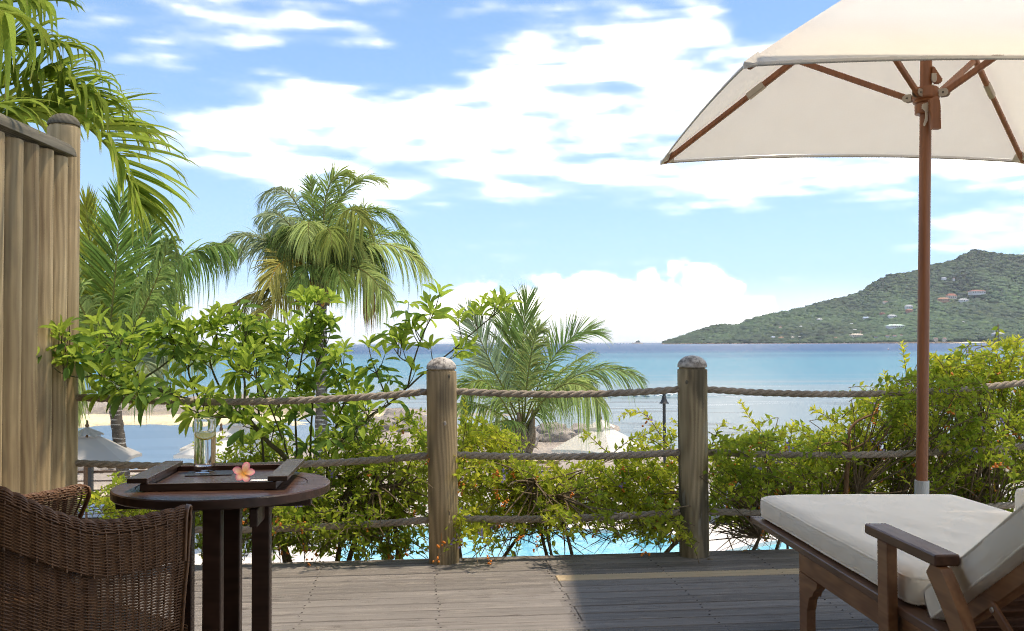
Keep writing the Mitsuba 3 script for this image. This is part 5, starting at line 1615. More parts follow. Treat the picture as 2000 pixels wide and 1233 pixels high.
def broadleaf(lab, branches, twigs_per, seed, nmax=300):
    r = np.random.default_rng(seed)
    t = thing('broadleaf_shrub', lab, 'shrub')
    wood, P, Y, N, LN, WD, col = [], [], [], [], [], [], []
    for bi, (pts, r0, r1, dens) in enumerate(branches):
        path = smooth_path([at(*q) for q in pts], 30)
        path = path + 0.012 * (np.stack([npfbm(path[:, 0] * 6 + bi, path[:, 2] * 6, 0.0 * path[:, 0], 2, k) for k in (1, 2, 3)], 1) - 0.5)
        wood.append(tube(path, np.linspace(r0, r1, 30), 7))
        tang = unit(np.gradient(path, axis=0))
        ntw = int(twigs_per * dens * np.sum(np.linalg.norm(np.diff(path, axis=0), axis=1)))
        for k in range(ntw + 1):
            last = k == ntw
            u = 29 if last else int(29 * (0.25 + 0.75 * r.uniform() ** 0.8))
            side = unit(np.cross(tang[u], r.normal(0, 1, 3)))
            d = unit(tang[u] * (1.0 if last else 0.45) + (0 if last else 1) * side * [1, 0.8, 1] + DZ * 0.42)
            L = r.uniform(0.06, 0.17)
            q0 = path[u]
            q1 = q0 + d * L * 0.55 + DZ * 0.004
            q2 = q0 + unit(d + DZ * 0.25) * L
            wood.append(tube([q0, q1, q2], [0.0035, 0.0028, 0.002], 5))
            ax = unit(q2 - q1)
            e1 = unit(np.cross(ax, [0.3, 0.5, 0.8])); e2 = np.cross(ax, e1)
            nleaf = r.integers(6, 10)
            ph = r.uniform(0, 6.28)
            old = r.uniform() < 0.30
            for j in range(nleaf):
                a = ph + j * 2.399
                rad = e1 * math.cos(a) + e2 * math.sin(a)
                opening = (0.55 + 0.55 * j / nleaf) if not old else (0.9 + 0.6 * j / nleaf)
                dirn = unit(ax * math.cos(opening) + rad * math.sin(opening) - DZ * (0.05 + 0.55 * old * r.uniform(0.3, 1.2)))
                s = r.uniform(0, 0.6) * L
                P.append(q2 - ax * s * 1.3 * (j / nleaf) + dirn * 0.016); Y.append(dirn)
                n_ = unit(ax * 0.4 + DZ * 0.45 + np.array([0.05, -0.28, 0]) + r.normal(0, 0.30, 3))
                N.append(n_)
                ln = r.uniform(0.068, 0.116) * (0.8 + 0.45 * (j / nleaf)) * (1.12 if old else 0.95)
                LN.append(ln); WD.append(ln * r.uniform(0.29, 0.37))
                g = r.uniform(0.75, 1.25)
                young_ = np.array([0.50, 0.62, 0.085]); mature = np.array([0.36, 0.50, 0.075]); dark = np.array([0.16, 0.28, 0.060])
                base_ = dark if old and r.uniform() < 0.6 else (young_ * (1 - j / nleaf) + mature * (j / nleaf))
                col.append(base_ * g)
    P, Y, N, LN, WD, col = map(np.array, (P, Y, N, LN, WD, col))
    obj('branches', merge(wood), 'mat_green_stem', t, smooth=50)
    which = r.integers(0, 3, len(P))
    near = np.argsort(-(LN / np.linalg.norm(P - EYE, axis=1)) * (0.6 + np.abs(np.sum(N * unit(P - EYE), 1))))
    single = np.zeros(len(P), bool); single[near[:nmax]] = True
    midrib = np.array([0.20, 0.27, 0.06])
    rest_v, rest_f, rest_c, off = [], [], [], 0
    for k in range(3):
        tv, tf = LEAFT[k]
        nv = len(tv)
        pat = np.zeros(nv); pat[1::3] = 1
        for idx in np.nonzero((which == k) & single)[0]:
            V, F = place(LEAFT[k], P[idx:idx + 1], Y[idx:idx + 1], N[idx:idx + 1], LN[idx:idx + 1], WD[idx:idx + 1])
            C = col[idx][None] * (1 - 0.30 * pat[:, None]) + midrib * 0.30 * pat[:, None]
            obj('leaf', (V[0], F[0]), 'mat_leaf_glossy', t, smooth=True, color=np.clip(C, 0, 1))
        idx = np.nonzero((which == k) & ~single)[0]
        if len(idx):
            V, F = place(LEAFT[k], P[idx], Y[idx], N[idx], LN[idx], WD[idx])
            rest_v.append(V.reshape(-1, 3)); rest_f.append(F.reshape(-1, 3) + off); off += len(idx) * nv
            rest_c.append((col[idx][:, None] * (1 - 0.30 * pat[None, :, None]) + midrib * 0.30 * pat[None, :, None]).reshape(-1, 3))
    if rest_v:
        obj('foliage', (np.vstack(rest_v), np.vstack(rest_f)), 'mat_leaf_glossy', t, smooth=True, color=np.clip(np.vstack(rest_c), 0, 1), kind='stuff')
    return t


scene['mat_green_stem'] = principled(proc(lambda p, n, uv: mix((0.055, 0.050, 0.022), (0.15, 0.145, 0.07), fbm(p.x * 40, p.y * 40, p.z * 14, 3))), 0.7, 0.3)
TW = 19
broadleaf('large glossy leaved green shrub behind the left ropes, overhanging the fence', [
    ([(562, 1010, 5.95), (560, 905, 5.8), (525, 865, 5.75), (470, 810, 5.7), (395, 790, 5.6), (320, 765, 5.45), (250, 748, 5.35), (185, 735, 5.25)], 0.017, 0.005, 0.9),
    ([(320, 765, 5.45), (275, 742, 5.4), (258, 708, 5.38), (236, 680, 5.36), (208, 658, 5.36)], 0.007, 0.003, 1.4),
    ([(275, 742, 5.4), (320, 712, 5.45), (345, 685, 5.5), (332, 662, 5.5)], 0.006, 0.003, 1.4),
    ([(250, 748, 5.35), (190, 712, 5.22), (130, 688, 5.05), (100, 690, 4.98)], 0.005, 0.0025, 0.8),
    ([(185, 735, 5.25), (150, 738, 5.08), (115, 728, 5.0)], 0.005, 0.0025, 0.7),
    ([(478, 805, 5.75), (478, 745, 5.75), (463, 695, 5.72), (480, 665, 5.72), (476, 648, 5.72)], 0.008, 0.003, 1.2),
    ([(455, 800, 5.7), (420, 735, 5.62), (408, 690, 5.6), (422, 662, 5.6), (415, 646, 5.6)], 0.007, 0.003, 1.2),
    ([(395, 790, 5.6), (370, 730, 5.5), (372, 696, 5.5), (365, 676, 5.5)], 0.006, 0.003, 1.3),
    ([(520, 1010, 6.0), (515, 905, 5.9), (505, 780, 5.85), (500, 710, 5.85), (518, 668, 5.85)], 0.009, 0.003, 0.9),
    ([(582, 1010, 5.95), (580, 900, 5.9), (578, 780, 5.9), (590, 690, 5.9), (605, 635, 5.9), (612, 606, 5.9)], 0.008, 0.003, 0.9),
    ([(606, 1010, 6.0), (606, 900, 5.95), (612, 770, 5.95), (620, 710, 5.95), (640, 665, 5.95)], 0.008, 0.003, 0.9),
    ([(640, 1010, 5.9), (640, 900, 5.85), (660, 820, 5.85), (680, 765, 5.85), (668, 715, 5.85)], 0.007, 0.003, 1.0),
    ([(600, 1010, 6.1), (560, 880, 6.1), (545, 780, 6.1), (560, 710, 6.1), (562, 668, 6.1)], 0.007, 0.003, 0.9),
    ([(395, 790, 5.6), (330, 790, 5.35), (290, 782, 5.22), (255, 778, 5.17)], 0.005, 0.003, 0.8),
    ([(470, 810, 5.7), (440, 815, 5.45), (405, 812, 5.3), (370, 800, 5.22)], 0.005, 0.003, 0.8),
    ([(560, 880, 5.8), (530, 800, 5.5), (500, 740, 5.4), (470, 720, 5.35)], 0.005, 0.003, 0.8),
], TW, 41)
broadleaf('smaller glossy leaved shrub arching over behind the sunlit post', [
    ([(640, 1010, 6.05), (650, 890, 6.0), (700, 832, 5.95), (760, 790, 5.9), (796, 758, 5.85)], 0.014, 0.006, 0.55),
    ([(796, 758, 5.85), (806, 712, 5.85), (826, 655, 5.85), (848, 612, 5.85)], 0.006, 0.003, 1.1),
    ([(796, 758, 5.85), (830, 728, 5.85), (878, 690, 5.85), (930, 645, 5.85), (972, 612, 5.85)], 0.006, 0.003, 0.95),
    ([(760, 790, 5.9), (742, 745, 5.9), (726, 705, 5.9)], 0.005, 0.003, 1.0),
    ([(806, 712, 5.85), (778, 690, 5.85), (790, 640, 5.85)], 0.004, 0.002, 0.9),
    ([(760, 790, 5.9), (740, 800, 5.75), (716, 830, 5.65)], 0.005, 0.003, 1.1),
    ([(700, 832, 5.95), (690, 860, 5.8), (670, 872, 5.7)], 0.005, 0.003, 0.9),
], 17, 43)

# ---------------------------------------------------------------- golden berry hedge along the deck edge
def hedge(lab, regions, trunks, seed, nberry, nflower, sprigs=(), low=()):
    r = np.random.default_rng(seed)
    t = thing('berry_hedge', lab, 'shrub', None)
    P, Y, N, LN, WD, col = [], [], [], [], [], []
    wood, starts = [], []
    tops = []
    for (px, D) in trunks:
        foot = at(px, 1120, D); foot[2] = -0.5
        k = 2
        for j in range(k):
            top = at(px + r.normal(0, 75), 985 + r.normal(0, 28), D + r.normal(0, 0.1))
            mid = foot + (top - foot) * 0.5 + r.normal(0, 0.03, 3)
            path = smooth_path([foot + r.normal(0, 0.02, 3) * [1, 1, 0], mid, top], 12)
            wood.append(tube(path, np.linspace(0.021, 0.009, 12) * r.uniform(0.55, 1.05), 8))
            tops.append(top)
    tops = np.array(tops)

    def spray(end, L, d, nl, young, size=1.0):
        start = end - d * L
        mid = (start + end) / 2 + DZ * L * 0.13 + r.normal(0, 0.012, 3)
        path = bezier(start, mid, end, 10)
        wood.append(tube(path, np.linspace(0.0023, 0.0009, 10), 4, caps=False))
        tang = unit(np.gradient(path, axis=0))
        for j in range(nl):
            u = 0.12 + 0.88 * (j + r.uniform()) / nl
            i = min(int(u * 9), 8); q = path[i] + (path[i + 1] - path[i]) * (u * 9 - i)
            a = (j % 2) * np.pi + (j // 2) * 1.57 + r.normal(0, 0.35)
            e1 = unit(np.cross(tang[i], [0.2, 0.3, 0.9])); e2 = np.cross(tang[i], e1)
            rad = e1 * math.cos(a) + e2 * math.sin(a)
            P.append(q); Y.append(unit(tang[i] * 0.75 + rad + DZ * 0.12))
            N.append(unit(DZ * 0.6 + np.array([0.05, -0.35, 0]) + tang[i] * 0.15 - rad * 0.15 + r.normal(0, 0.38, 3)))
            ln = r.uniform(0.034, 0.056) * size * (1 - 0.45 * max(0, u - 0.6) / 0.4)
            LN.append(ln); WD.append(ln * r.uniform(0.42, 0.56))
            y = np.clip(young * (0.25 + 0.75 * u) + r.normal(0, 0.14), 0, 1)
            col.append((np.array([0.27, 0.39, 0.045]) * (1 - y) + np.array([0.66, 0.67, 0.07]) * y) * r.uniform(0.75, 1.2))
        return start

    for (poly, D0, D1, n, young, upw) in regions:
        pg = Polygon(poly)
        x0, y0, x1, y1 = pg.bounds
        k = 0
        n = int(n * 1.9)
        while k < n:
            px, py = r.uniform(x0, x1), r.uniform(y0, y1)
            if not pg.contains(Point(px, py)):
                continue
            k += 1
            e = at(px, py, D0 + (D1 - D0) * r.uniform() ** 1.2)
            d = unit(np.array([r.normal(0, 0.8), r.normal(-0.25, 0.5), upw + r.normal(0, 0.35)]))
            s = spray(e, r.uniform(0.12, 0.26), d, r.integers(11, 18), young * r.uniform(0.35, 1.25))
            if r.uniform() < 0.34:
                starts.append(s)
    for (pts, young, nl) in sprigs:        # single shoots that stand clear of the hedge
        path = smooth_path([at(*q) for q in pts], 24)
        wood.append(tube(path, np.linspace(0.0035, 0.0010, 24), 5))
        tang = unit(np.gradient(path, axis=0))
        for j in range(nl):
            u = (j + 0.5) / nl
            i = int(u * 23)
            a = (j % 2) * np.pi + (j // 2) * 1.57 + r.normal(0, 0.3)
            e1 = unit(np.cross(tang[i], [0.2, 0.9, 0.3])); e2 = np.cross(tang[i], e1)
            rad = e1 * math.cos(a) + e2 * math.sin(a)
            P.append(path[i]); Y.append(unit(tang[i] * 0.8 + rad + DZ * 0.05)); N.append(unit(DZ * 0.7 + FACE * 0.25 - rad * 0.3 + r.normal(0, 0.25, 3)))
            ln = r.uniform(0.038, 0.056) * (1 - 0.5 * max(0, u - 0.7) / 0.3)
            LN.append(ln); WD.append(ln * r.uniform(0.40, 0.54))
            y = np.clip(young * (0.45 + 0.65 * u) + r.normal(0, 0.1), 0, 1)
            col.append((np.array([0.27, 0.39, 0.045]) * (1 - y) + np.array([0.68, 0.68, 0.07]) * y) * r.uniform(0.8, 1.15))
    # branches from the stems to the sprays
    starts = np.array(starts)
    for s in starts:
        a = tops[np.argmin(np.linalg.norm((tops - s) * [1, 0.5, 0.7], axis=1) + r.uniform(0, 0.25, len(tops)))]
        mid = (a + s) / 2 + r.normal(0, 0.05, 3) + DZ * 0.03
        wood.append(tube(bezier(a, mid, s, 9), np.linspace(0.0065, 0.0022, 9), 5, caps=False))
    # the bare twiggy foot
    for (px0, px1, D, n) in low:
        for _ in range(n):
            a = at(r.uniform(px0, px1), r.uniform(1000, 1050), D + r.normal(0, 0.12))
            b = a + np.array([r.normal(0, 0.22), r.normal(0, 0.08), -abs(r.normal(0.14, 0.09))])
            mid = (a + b) / 2 + r.normal(0, 0.03, 3) + DZ * 0.03
            wood.append(tube(bezier(a, mid, b, 8), np.linspace(0.0042, 0.0012, 8) * r.uniform(0.5, 1.1), 4, caps=False))
    obj('branches', merge(wood), 'mat_bark', t, smooth=60)
    P, Y, N, LN, WD, col = map(np.array, (P, Y, N, LN, WD, col))
    V, F = place(SMALL_LEAF, P, Y, N, LN, WD)
    obj('foliage', (V.reshape(-1, 3), F.reshape(-1, 3)), 'mat_leaf_hedge', t, smooth=True, color=np.clip(np.repeat(col, 5, 0), 0, 1), kind='stuff')
    # hanging strings of orange berries, and lilac flowers
    ys_ = P @ DV
    frontal = np.nonzero(ys_ < np.quantile(ys_, 0.35))[0]
    for _ in range(int(nberry * 1.15)):
        i = frontal[r.integers(0, len(frontal))]
        q = P[i] + np.array([r.normal(0, 0.02), -0.05 - 0.05 * r.uniform(), -0.02])
        n = r.integers(2, 8)
        bs, cur = [], q.copy()
        dirn = unit(np.array([r.normal(0, 0.25), r.normal(0, 0.2), -1]))
        for j in range(n):
            cur = cur + dirn * r.uniform(0.004, 0.011) + r.normal(0, 0.009, 3)
            bs.append((np.array(ico1.vertices) * r.uniform(0.0052, 0.0072) + cur, ico1.faces))
        bs.append(tube([q + DZ * 0.03, q, cur], 0.0008, 4))
        obj('berry_cluster', merge(bs), 'mat_berry', t, smooth=60, kind='stuff')
    for _ in range(int(nflower * 1.5)):
        i = frontal[r.integers(0, len(frontal))]
        q = P[i] + np.array([0, -0.03, 0.02])
        fs_ = []
        for j in range(r.integers(5, 12)):
            c = q + r.normal(0, 0.014, 3) + np.array([0, 0, -0.004 * j])
            z = unit(np.array([r.normal(0, 0.5), -1 + r.normal(0, 0.3), r.normal(0.3, 0.4)])); x = unit(np.cross(z, [0.1, 0.2, 1])); y = np.cross(z, x)
            a = np.arange(10) * np.pi / 5
            rad = np.where(np.arange(10) % 2 == 0, 0.0085, 0.0045)
            ringp = c + x * (rad * np.cos(a))[:, None] + y * (rad * np.sin(a))[:, None] + z * (0.002 * (np.arange(10) % 2 == 0))[:, None]
            fs_.append((np.vstack([[c - z * 0.001], ringp]), np.array([[0, 1 + k, 1 + (k + 1) % 10] for k in range(10)])))
        obj('flower_cluster', merge(fs_), 'mat_lilac', t, smooth=False, kind='stuff')
    return t


scene['mat_lilac'] = {'type': 'principledthin', 'base_color': rgb(0.36, 0.31, 0.66), 'roughness': 0.6, 'diff_trans': 0.6, 'eta': 1.3}
hedge('green hedge with orange berries between the round table and the sunlit post', [
    ([(540, 905), (700, 880), (832, 870), (832, 1000), (700, 1010), (540, 1015)], 5.62, 6.15, 165, 0.55, 0.55),
    ([(380, 985), (540, 960), (540, 1080), (400, 1080)], 5.65, 6.1, 60, 0.4, 0.4),
    ([(540, 1010), (830, 1005), (830, 1075), (540, 1080)], 5.60, 6.05, 75, 0.40, 0.2),
    ([(540, 985), (720, 985), (700, 1050), (540, 1060)], 5.22, 5.4, 16, 0.45, 0.1),
    ([(720, 880), (832, 860), (832, 930), (720, 930)], 5.28, 5.45, 6, 0.5, 0.3),
    ([(640, 820), (832, 800), (832, 880), (640, 890)], 5.8, 6.3, 34, 0.6, 0.6),
    ([(430, 840), (560, 850), (560, 920), (420, 915)], 5.9, 6.4, 34, 0.6, 0.6),
    ([(160, 965), (290, 925), (400, 985), (430, 1005), (230, 1005)], 5.75, 6.3, 62, 0.75, 0.5),
], [(592, 5.75), (648, 5.8), (760, 5.9)], 61, 30, 5,
    sprigs=[([(250, 1000, 5.9), (205, 980, 5.85), (165, 972, 5.8)], 1.0, 26), ([(420, 905, 5.9), (395, 880, 5.85), (380, 865, 5.85)], 0.6, 20),
            ([(560, 990, 5.5), (620, 970, 5.45), (690, 985, 5.42)], 0.3, 22), ([(640, 1000, 5.5), (600, 1005, 5.42), (560, 1025, 5.4)], 0.3, 20)],
    low=[(400, 830, 5.75, 34)])
hedge('bright yellow green hedge with orange berries between the two deck edge posts', [
    ([(897, 865), (1000, 895), (1100, 905), (1200, 890), (1326, 875), (1326, 1005), (897, 1005)], 5.65, 6.15, 255, 0.95, 0.55),
    ([(897, 800), (990, 830), (1000, 880), (897, 880)], 5.75, 6.2, 36, 1.0, 0.7),
    ([(1190, 830), (1250, 840), (1326, 810), (1326, 880), (1190, 890)], 5.75, 6.1, 8, 1.0, 0.6),
    ([(1040, 975), (1190, 975), (1180, 1035), (1060, 1035)], 5.26, 5.42, 9, 0.8, 0.1),
    ([(897, 985), (960, 985), (950, 1040), (897, 1060)], 5.22, 5.36, 7, 0.9, 0.2),
    ([(900, 870), (1000, 890), (1000, 960), (900, 960)], 5.28, 5.5, 8, 0.9, 0.4),
    ([(1250, 985), (1326, 985), (1326, 1060), (1270, 1050)], 5.26, 5.4, 6, 0.9, 0.1),
    ([(900, 1000), (1120, 1000), (1090, 1045), (900, 1050)], 5.55, 5.95, 20, 0.5, 0.2),
    ([(1150, 1000), (1326, 1000), (1326, 1040), (1200, 1040)], 5.55, 5.9, 16, 0.7, 0.2),
    ([(1230, 1000), (1326, 1000), (1326, 1050), (1260, 1050)], 5.5, 5.8, 6, 0.8, 0.3),
], [(1122, 5.75), (1146, 5.72), (905, 5.9)], 62, 34, 8,
    sprigs=[([(1326, 900, 5.8), (1290, 850, 5.8), (1262, 812, 5.8), (1232, 805, 5.8), (1206, 818, 5.78)], 1.0, 46), ([(1210, 905, 5.8), (1165, 865, 5.75), (1148, 850, 5.72), (1138, 858, 5.7)], 0.6, 22),
            ([(1180, 900, 5.8), (1230, 860, 5.78), (1260, 850, 5.76)], 0.7, 24), ([(900, 890, 5.8), (910, 820, 5.8), (906, 775, 5.8)], 1.0, 24),
            ([(1265, 960, 5.5), (1300, 1010, 5.35), (1335, 1035, 5.24), (1352, 1068, 5.22)], 0.75, 24), ([(905, 980, 5.5), (898, 1030, 5.35), (905, 1070, 5.3)], 0.8, 24),
            ([(1220, 1040, 5.7), (1265, 1050, 5.65), (1300, 1045, 5.65)], 0.7, 10)],
    low=[(900, 1330, 5.75, 50)])
hedge('green hedge with orange berries right of the dark post, beside the lounger foot', [
    ([(1388, 870), (1440, 840), (1540, 830), (1590, 850), (1590, 990), (1480, 1010), (1388, 960)], 5.75, 6.3, 165, 0.6, 0.6),
    ([(1430, 960), (1500, 960), (1500, 1040), (1440, 1040)], 5.7, 6.0, 20, 0.35, 0.2),
    ([(1392, 850), (1480, 850), (1500, 930), (1392, 930)], 5.34, 5.52, 16, 0.6, 0.3),
    ([(1400, 930), (1570, 900), (1570, 960), (1400, 1000)], 5.36, 5.55, 14, 0.45, 0.3),
], [(1430, 5.85), (1480, 5.9), (1560, 5.95)], 63, 20, 3,
    sprigs=[([(1530, 900, 5.95), (1490, 850, 5.9), (1460, 810, 5.9), (1445, 782, 5.9)], 1.0, 40), ([(1540, 890, 5.9), (1545, 850, 5.9), (1550, 822, 5.9)], 1.0, 22),
            ([(1390, 870, 5.8), (1405, 835, 5.8), (1420, 825, 5.8)], 0.8, 18), ([(1390, 920, 5.7), (1400, 880, 5.75), (1440, 845, 5.8)], 0.8, 24)],
    low=[(1390, 1560, 5.85, 40)])
hedge('tall flowering hedge with orange berries behind the umbrella pole', [
    ([(1570, 880), (1640, 800), (1720, 760), (1800, 730), (1800, 955), (1570, 960)], 5.85, 6.45, 165, 0.85, 0.55),
    ([(1740, 770), (1800, 720), (1850, 690), (1930, 700), (2010, 720), (2060, 760), (2060, 960), (1780, 960)], 5.85, 6.6, 300, 0.6, 0.55),
    ([(1900, 690), (1950, 660), (2010, 665), (2020, 760), (1920, 760)], 5.9, 6.4, 44, 1.0, 0.6),
    ([(1820, 700), (1880, 690), (1900, 730), (1830, 740)], 5.9, 6.3, 22, 1.0, 0.6),
    ([(1730, 740), (1900, 720), (1920, 800), (1740, 830)], 5.38, 5.62, 30, 0.7, 0.4),
    ([(1840, 840), (2000, 800), (2000, 930), (1820, 930)], 5.40, 5.66, 34, 0.5, 0.3),
    ([(1590, 860), (1640, 850), (1640, 930), (1590, 930)], 5.40, 5.6, 6, 0.7, 0.3),
    ([(1600, 930), (1990, 930), (2040, 1010), (1600, 1010)], 6.0, 6.5, 90, 0.3, 0.3),
], [(1655, 6.0), (1740, 6.05), (1850, 6.1), (1940, 6.1), (2030, 6.2)], 64, 44, 14,
    sprigs=[([(1780, 790, 5.95), (1770, 730, 5.95), (1765, 690, 5.95), (1762, 664, 5.95)], 1.0, 34), ([(1740, 790, 5.95), (1732, 750, 5.95), (1726, 725, 5.95)], 1.0, 20),
            ([(1680, 860, 5.95), (1625, 820, 5.9), (1598, 805, 5.9), (1582, 798, 5.9)], 1.0, 34), ([(1850, 730, 5.9), (1830, 700, 5.9), (1815, 695, 5.9)], 1.0, 22),
            ([(1960, 740, 5.9), (1945, 690, 5.9), (1925, 665, 5.9)], 1.0, 30), ([(1970, 720, 5.9), (1985, 680, 5.9), (1990, 655, 5.9)], 1.0, 28)],
    low=[(1600, 2000, 6.05, 40)])
# the bare brown stem that stands clear in the right hedge
st = 'berry_hedge_003'
obj('stem', merge([tube(smooth_path([at(1650, 1010, 5.78), at(1653, 940, 5.78), at(1659, 880, 5.78), at(1657, 850, 5.78), at(1672, 825, 5.8), at(1715, 805, 5.85)], 30), np.linspace(0.016, 0.006, 30), 9),
                   tube(smooth_path([at(1657, 872, 5.78), at(1640, 864, 5.76), at(1612, 867, 5.75), at(1590, 880, 5.75)], 16), np.linspace(0.008, 0.004, 16), 7),
                   tube(smooth_path([at(1660, 880, 5.78), at(1695, 860, 5.76), at(1705, 830, 5.76)], 16), np.linspace(0.006, 0.003, 16), 7),
                   tube(smooth_path([at(1690, 892, 5.7), at(1720, 860, 5.7), at(1745, 825, 5.72)], 16), np.linspace(0.006, 0.003, 16), 7)]), 'mat_stem_brown', st, smooth=50)
scene['mat_stem_brown'] = principled(proc(lambda p, n, uv: mix((0.11, 0.062, 0.028), (0.24, 0.15, 0.08), fbm(p.x * 40, p.y * 40, p.z * 16, 3))), 0.75, 0.2)

# ================================================================ THINGS ON THE SHORE
def beach_umbrella(lab, apex, D, half, drop, rot, canvas='mat_beach_canvas', vent=True):
    t = thing('beach_umbrella', lab, 'umbrella', None)
    a = at(apex[0], apex[1], D)
    gz = GROUND_Z
    obj('pole', tube([[a[0], a[1], gz], a + DZ * 0.03], 0.025, 10), 'mat_villa_wood', t, smooth=50)
    cs = [a + np.array([math.cos(rot + k * math.pi / 2), math.sin(rot + k * math.pi / 2), 0]) * half - DZ * drop for k in range(4)]
    for k in range(4):
        p, q = cs[k], cs[(k + 1) % 4]
        u = np.linspace(0, 1, 13)[None, :, None]; v = np.linspace(0.22 if vent else 0.0, 1, 9)[:, None, None]
        mid = 4 * u * (1 - u)
        e = p + (q - p) * u
        e = e + mid * ((a - e) * [1, 1, 0] * 0.05 + DZ * 0.04)
        P = a + (e - a) * v + DZ * 0.05 * v * (1 - v)
        obj('canopy_panel', grid(P), canvas, t, smooth=True)
        obj('valance', grid(np.stack([e[0] + DZ * 0.001, e[0] - DZ * 0.07], 0)), canvas, t, smooth=True)
        if vent:
            v2 = np.linspace(0.0, 0.30, 4)[:, None, None]
            e2 = p + (q - p) * u
            P = a + (e2 - a) * v2 + DZ * (0.10 + 0.03 * np.sin(u * np.pi * 4) * (v2 / 0.3))
            obj('vent_flap', grid(P), canvas, t, smooth=True)
    v, f = lathe([(0.0, -0.02), (0.035, -0.02), (0.04, 0.02), (0.02, 0.06), (0.028, 0.10), (0.0, 0.14)], 14)
    obj('finial', (v + a + DZ * 0.11, f), 'mat_villa_wood', t, smooth=40)
    return t


scene['mat_beach_canvas'] = {'type': 'principledthin', 'base_color': rgb(0.78, 0.76, 0.71), 'roughness': 0.85, 'diff_trans': 0.5, 'eta': 1.3}
scene['mat_beach_canvas_shade'] = {'type': 'principledthin', 'base_color': rgb(0.42, 0.41, 0.39), 'roughness': 0.85, 'diff_trans': 0.3, 'eta': 1.3}  # same canvas greyed, the shade of the palms put into its colour
beach_umbrella('beach umbrella with palm shade painted into its canvas and a dark finial beside the fence post', (170, 843, 0), 20.5, 1.32, 0.58, -0.6, 'mat_beach_canvas_shade')
beach_umbrella('white beach umbrella behind the water glass', (432, 850, 0), 20.0, 0.95, 0.40, 0.1)
beach_umbrella('second white beach umbrella farther back, half hidden behind the glossy shrub', (475, 822, 0), 23.5, 1.45, 0.62, 0.3)
beach_umbrella('large bright white beach umbrella between the young palm and the dark post', (1173, 826, 0), 24.5, 1.25, 0.66, 0.12)

lamp = thing('garden_lamp', 'dark lamp post with a bell shaped shade against the sea', 'lamp post')
lt = at(1297, 769, 26)
obj('pole', tube([[lt[0], lt[1], GROUND_Z - 0.2], lt], 0.042, 12), 'mat_lamp_black', lamp, smooth=50)
v, f = lathe([(0.0, -0.27), (0.125, -0.265), (0.128, -0.255), (0.085, -0.20), (0.062, -0.13), (0.055, -0.07), (0.04, -0.06), (0.045, 0.0), (0.03, 0.03), (0.0, 0.035)], 24)
obj('lamp_shade', (v + lt, f), 'mat_lamp_black', lamp, smooth=45)
scene['mat_lamp_black'] = principled((0.022, 0.026, 0.028), 0.5, 0.5)

rail = thing('shore_railing', 'wooden handrail with a dark post on the terrace at the left', 'railing')
for px, w, mat, top in ((166, 0.05, 'mat_villa_wood', 905), (176, 0.13, 'mat_lamp_black', 908), (330, 0.06, 'mat_villa_wood', 915), (480, 0.06, 'mat_villa_wood', 915)):
    q = at(px, top, 24)
    obj('post', beam([q[0], q[1], GROUND_Z], q, w, w, up=[0, 1, 0]), mat, rail)
for y in (921, 939, 957):
    p0, p1 = at(60, y + 2, 24.12), at(600, y - 4, 24.12)
    obj('rail', beam(p0, p1, 0.05, 0.055 if y == 921 else 0.03), 'mat_villa_wood', rail)
bed = thing('daybed', 'low daybed with a pale blue cushion below the left fence post', 'daybed')
q = at(185, 1003, 21.5)
obj('frame', moved(bbox(1.05, 1.9, 0.16, 0.02), frame([q[0], q[1] + 0.8, GROUND_Z + 0.34], [1, 0.1, 0], z=DZ)), 'mat_villa_wood', bed)
for sx in (-0.45, 0.45):
    for sy_ in (-0.8, 0.8):
        obj('leg', moved(bbox(0.08, 0.08, 0.30, 0.01), frame([q[0] + sx, q[1] + 0.8 + sy_, GROUND_Z + 0.13], [1, 0, 0], z=DZ)), 'mat_villa_wood', bed)
cv, cfaces, hh = cushion(1.0, 1.85, 0.14, 0.05, 0.02, 20)
scene['mat_blue_cushion'] = principled((0.42, 0.50, 0.60), 0.9, 0.1)
obj('cushion', moved((cv, cfaces), frame([q[0], q[1] + 0.8, GROUND_Z + 0.50], [1, 0.1, 0], z=DZ)), 'mat_blue_cushion', bed, smooth=True)


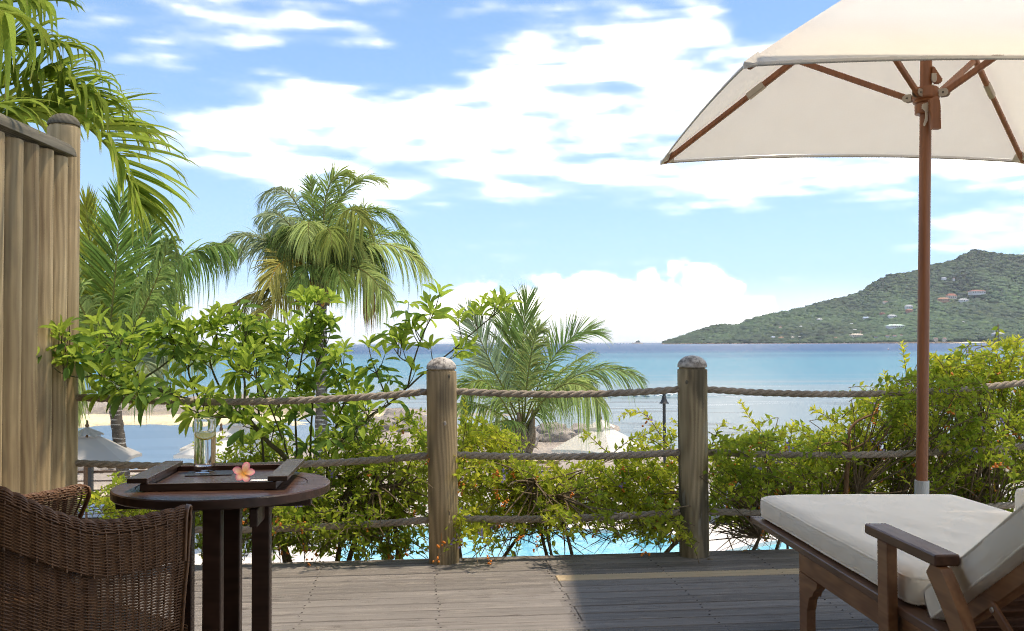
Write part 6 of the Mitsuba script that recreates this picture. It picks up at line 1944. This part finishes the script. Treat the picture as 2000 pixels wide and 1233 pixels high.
def pool_bed(lab, px, py, rot, mat):
    t = thing('pool_lounger', lab, 'sun lounger')
    q = at_z(px, py, GROUND_Z + 0.1)
    m0 = frame([q[0], q[1], GROUND_Z + 0.10], [math.cos(rot), math.sin(rot), 0], z=DZ)
    obj('frame', moved(moved(bbox(1.9, 0.65, 0.06, 0.01), frame([0, 0, 0.28], [1, 0, 0], z=DZ)), m0), 'mat_charcoal', t)
    for sx in (-0.8, 0.8):
        for sy_ in (-0.28, 0.28):
            obj('leg', moved(moved(bbox(0.05, 0.05, 0.26, 0.005), frame([sx, sy_, 0.125], [1, 0, 0], z=DZ)), m0), 'mat_charcoal', t)
    cv, cfaces, _ = cushion(1.25, 0.6, 0.09, 0.03, 0.01, 5)
    obj('mattress', moved(moved((cv, cfaces), frame([-0.3, 0, 0.357], [1, 0, 0], z=DZ)), m0), mat, t, smooth=True)
    cv, cfaces, _ = cushion(0.75, 0.6, 0.09, 0.03, 0.01, 6)
    obj('backrest', moved(moved((cv, cfaces), frame([0.60, 0, 0.56], unit([1, 0, 0.8]), z=unit([-0.8, 0, 1]))), m0), mat, t, smooth=True)


scene['mat_towel_blue'] = principled(proc(lambda p, n, uv: mix((0.62, 0.65, 0.72), (0.05, 0.10, 0.40), smoothstep(0.45, 0.55, 0.5 + 0.5 * dr.sin(p.x * 40)))), 0.95, 0.1)
scene['mat_grey_cushion'] = principled((0.30, 0.31, 0.33), 0.9, 0.1)
pool_bed('pool lounger with a blue striped towel seen through the hedge right of the dark post', 1415, 1010, 1.2, 'mat_towel_blue')
pool_bed('grey pool lounger seen under the hedge left of the dark post', 1270, 1022, 1.4, 'mat_grey_cushion')
bench = thing('plank_bench', 'weathered plank bench on the rocks below the young palm', 'bench')
q = at(1052, 903, 32)
for k, z in enumerate((0.0, -0.16)):
    obj('plank', moved(bbox(1.35, 0.30, 0.10, 0.01), frame([q[0], q[1] - 0.2 * k, q[2] + z], [1, 0.03, 0], z=DZ)), 'mat_bench', bench)
for s in (-0.55, 0.55):
    obj('leg', moved(bbox(0.12, 0.25, 0.55, 0.01), frame([q[0] + s, q[1] + 0.05, q[2] - 0.33], [1, 0, 0], z=DZ)), 'mat_bench', bench)
scene['mat_bench'] = principled((0.38, 0.30, 0.19), 0.9, 0.1)

# dry leaves that have dropped on the deck
dl = np.random.default_rng(77)
scene['mat_dry_leaf'] = principled((0.30, 0.20, 0.08), 0.8, 0.2)
for px, py, lab in ((1002, 1080, 'yellow dry leaf on the deck edge between the two posts'), (1462, 1077, 'dry leaf on the deck edge left of the lounger foot'), (905, 1094, 'dry leaf beside the foot of the sunlit post'), (1392, 1096, 'dry leaf beside the foot of the right post'), (622, 1113, 'dry leaf on the deck right of the table legs')):
    q = at_z(px, py, 0.004)
    a = dl.uniform(0, 6.28)
    V, F = place(LEAFT[2], np.array([q]), np.array([[math.cos(a), math.sin(a), 0.05]]), np.array([[0.1, 0.1, 1.0]]), np.array([0.042]), np.array([0.018]))
    solo('dry_leaf', lab, 'leaf', (V[0] + [0, 0, 0.006], F[0]), 'mat_dry_leaf', smooth=True, group='dry leaves on the deck')
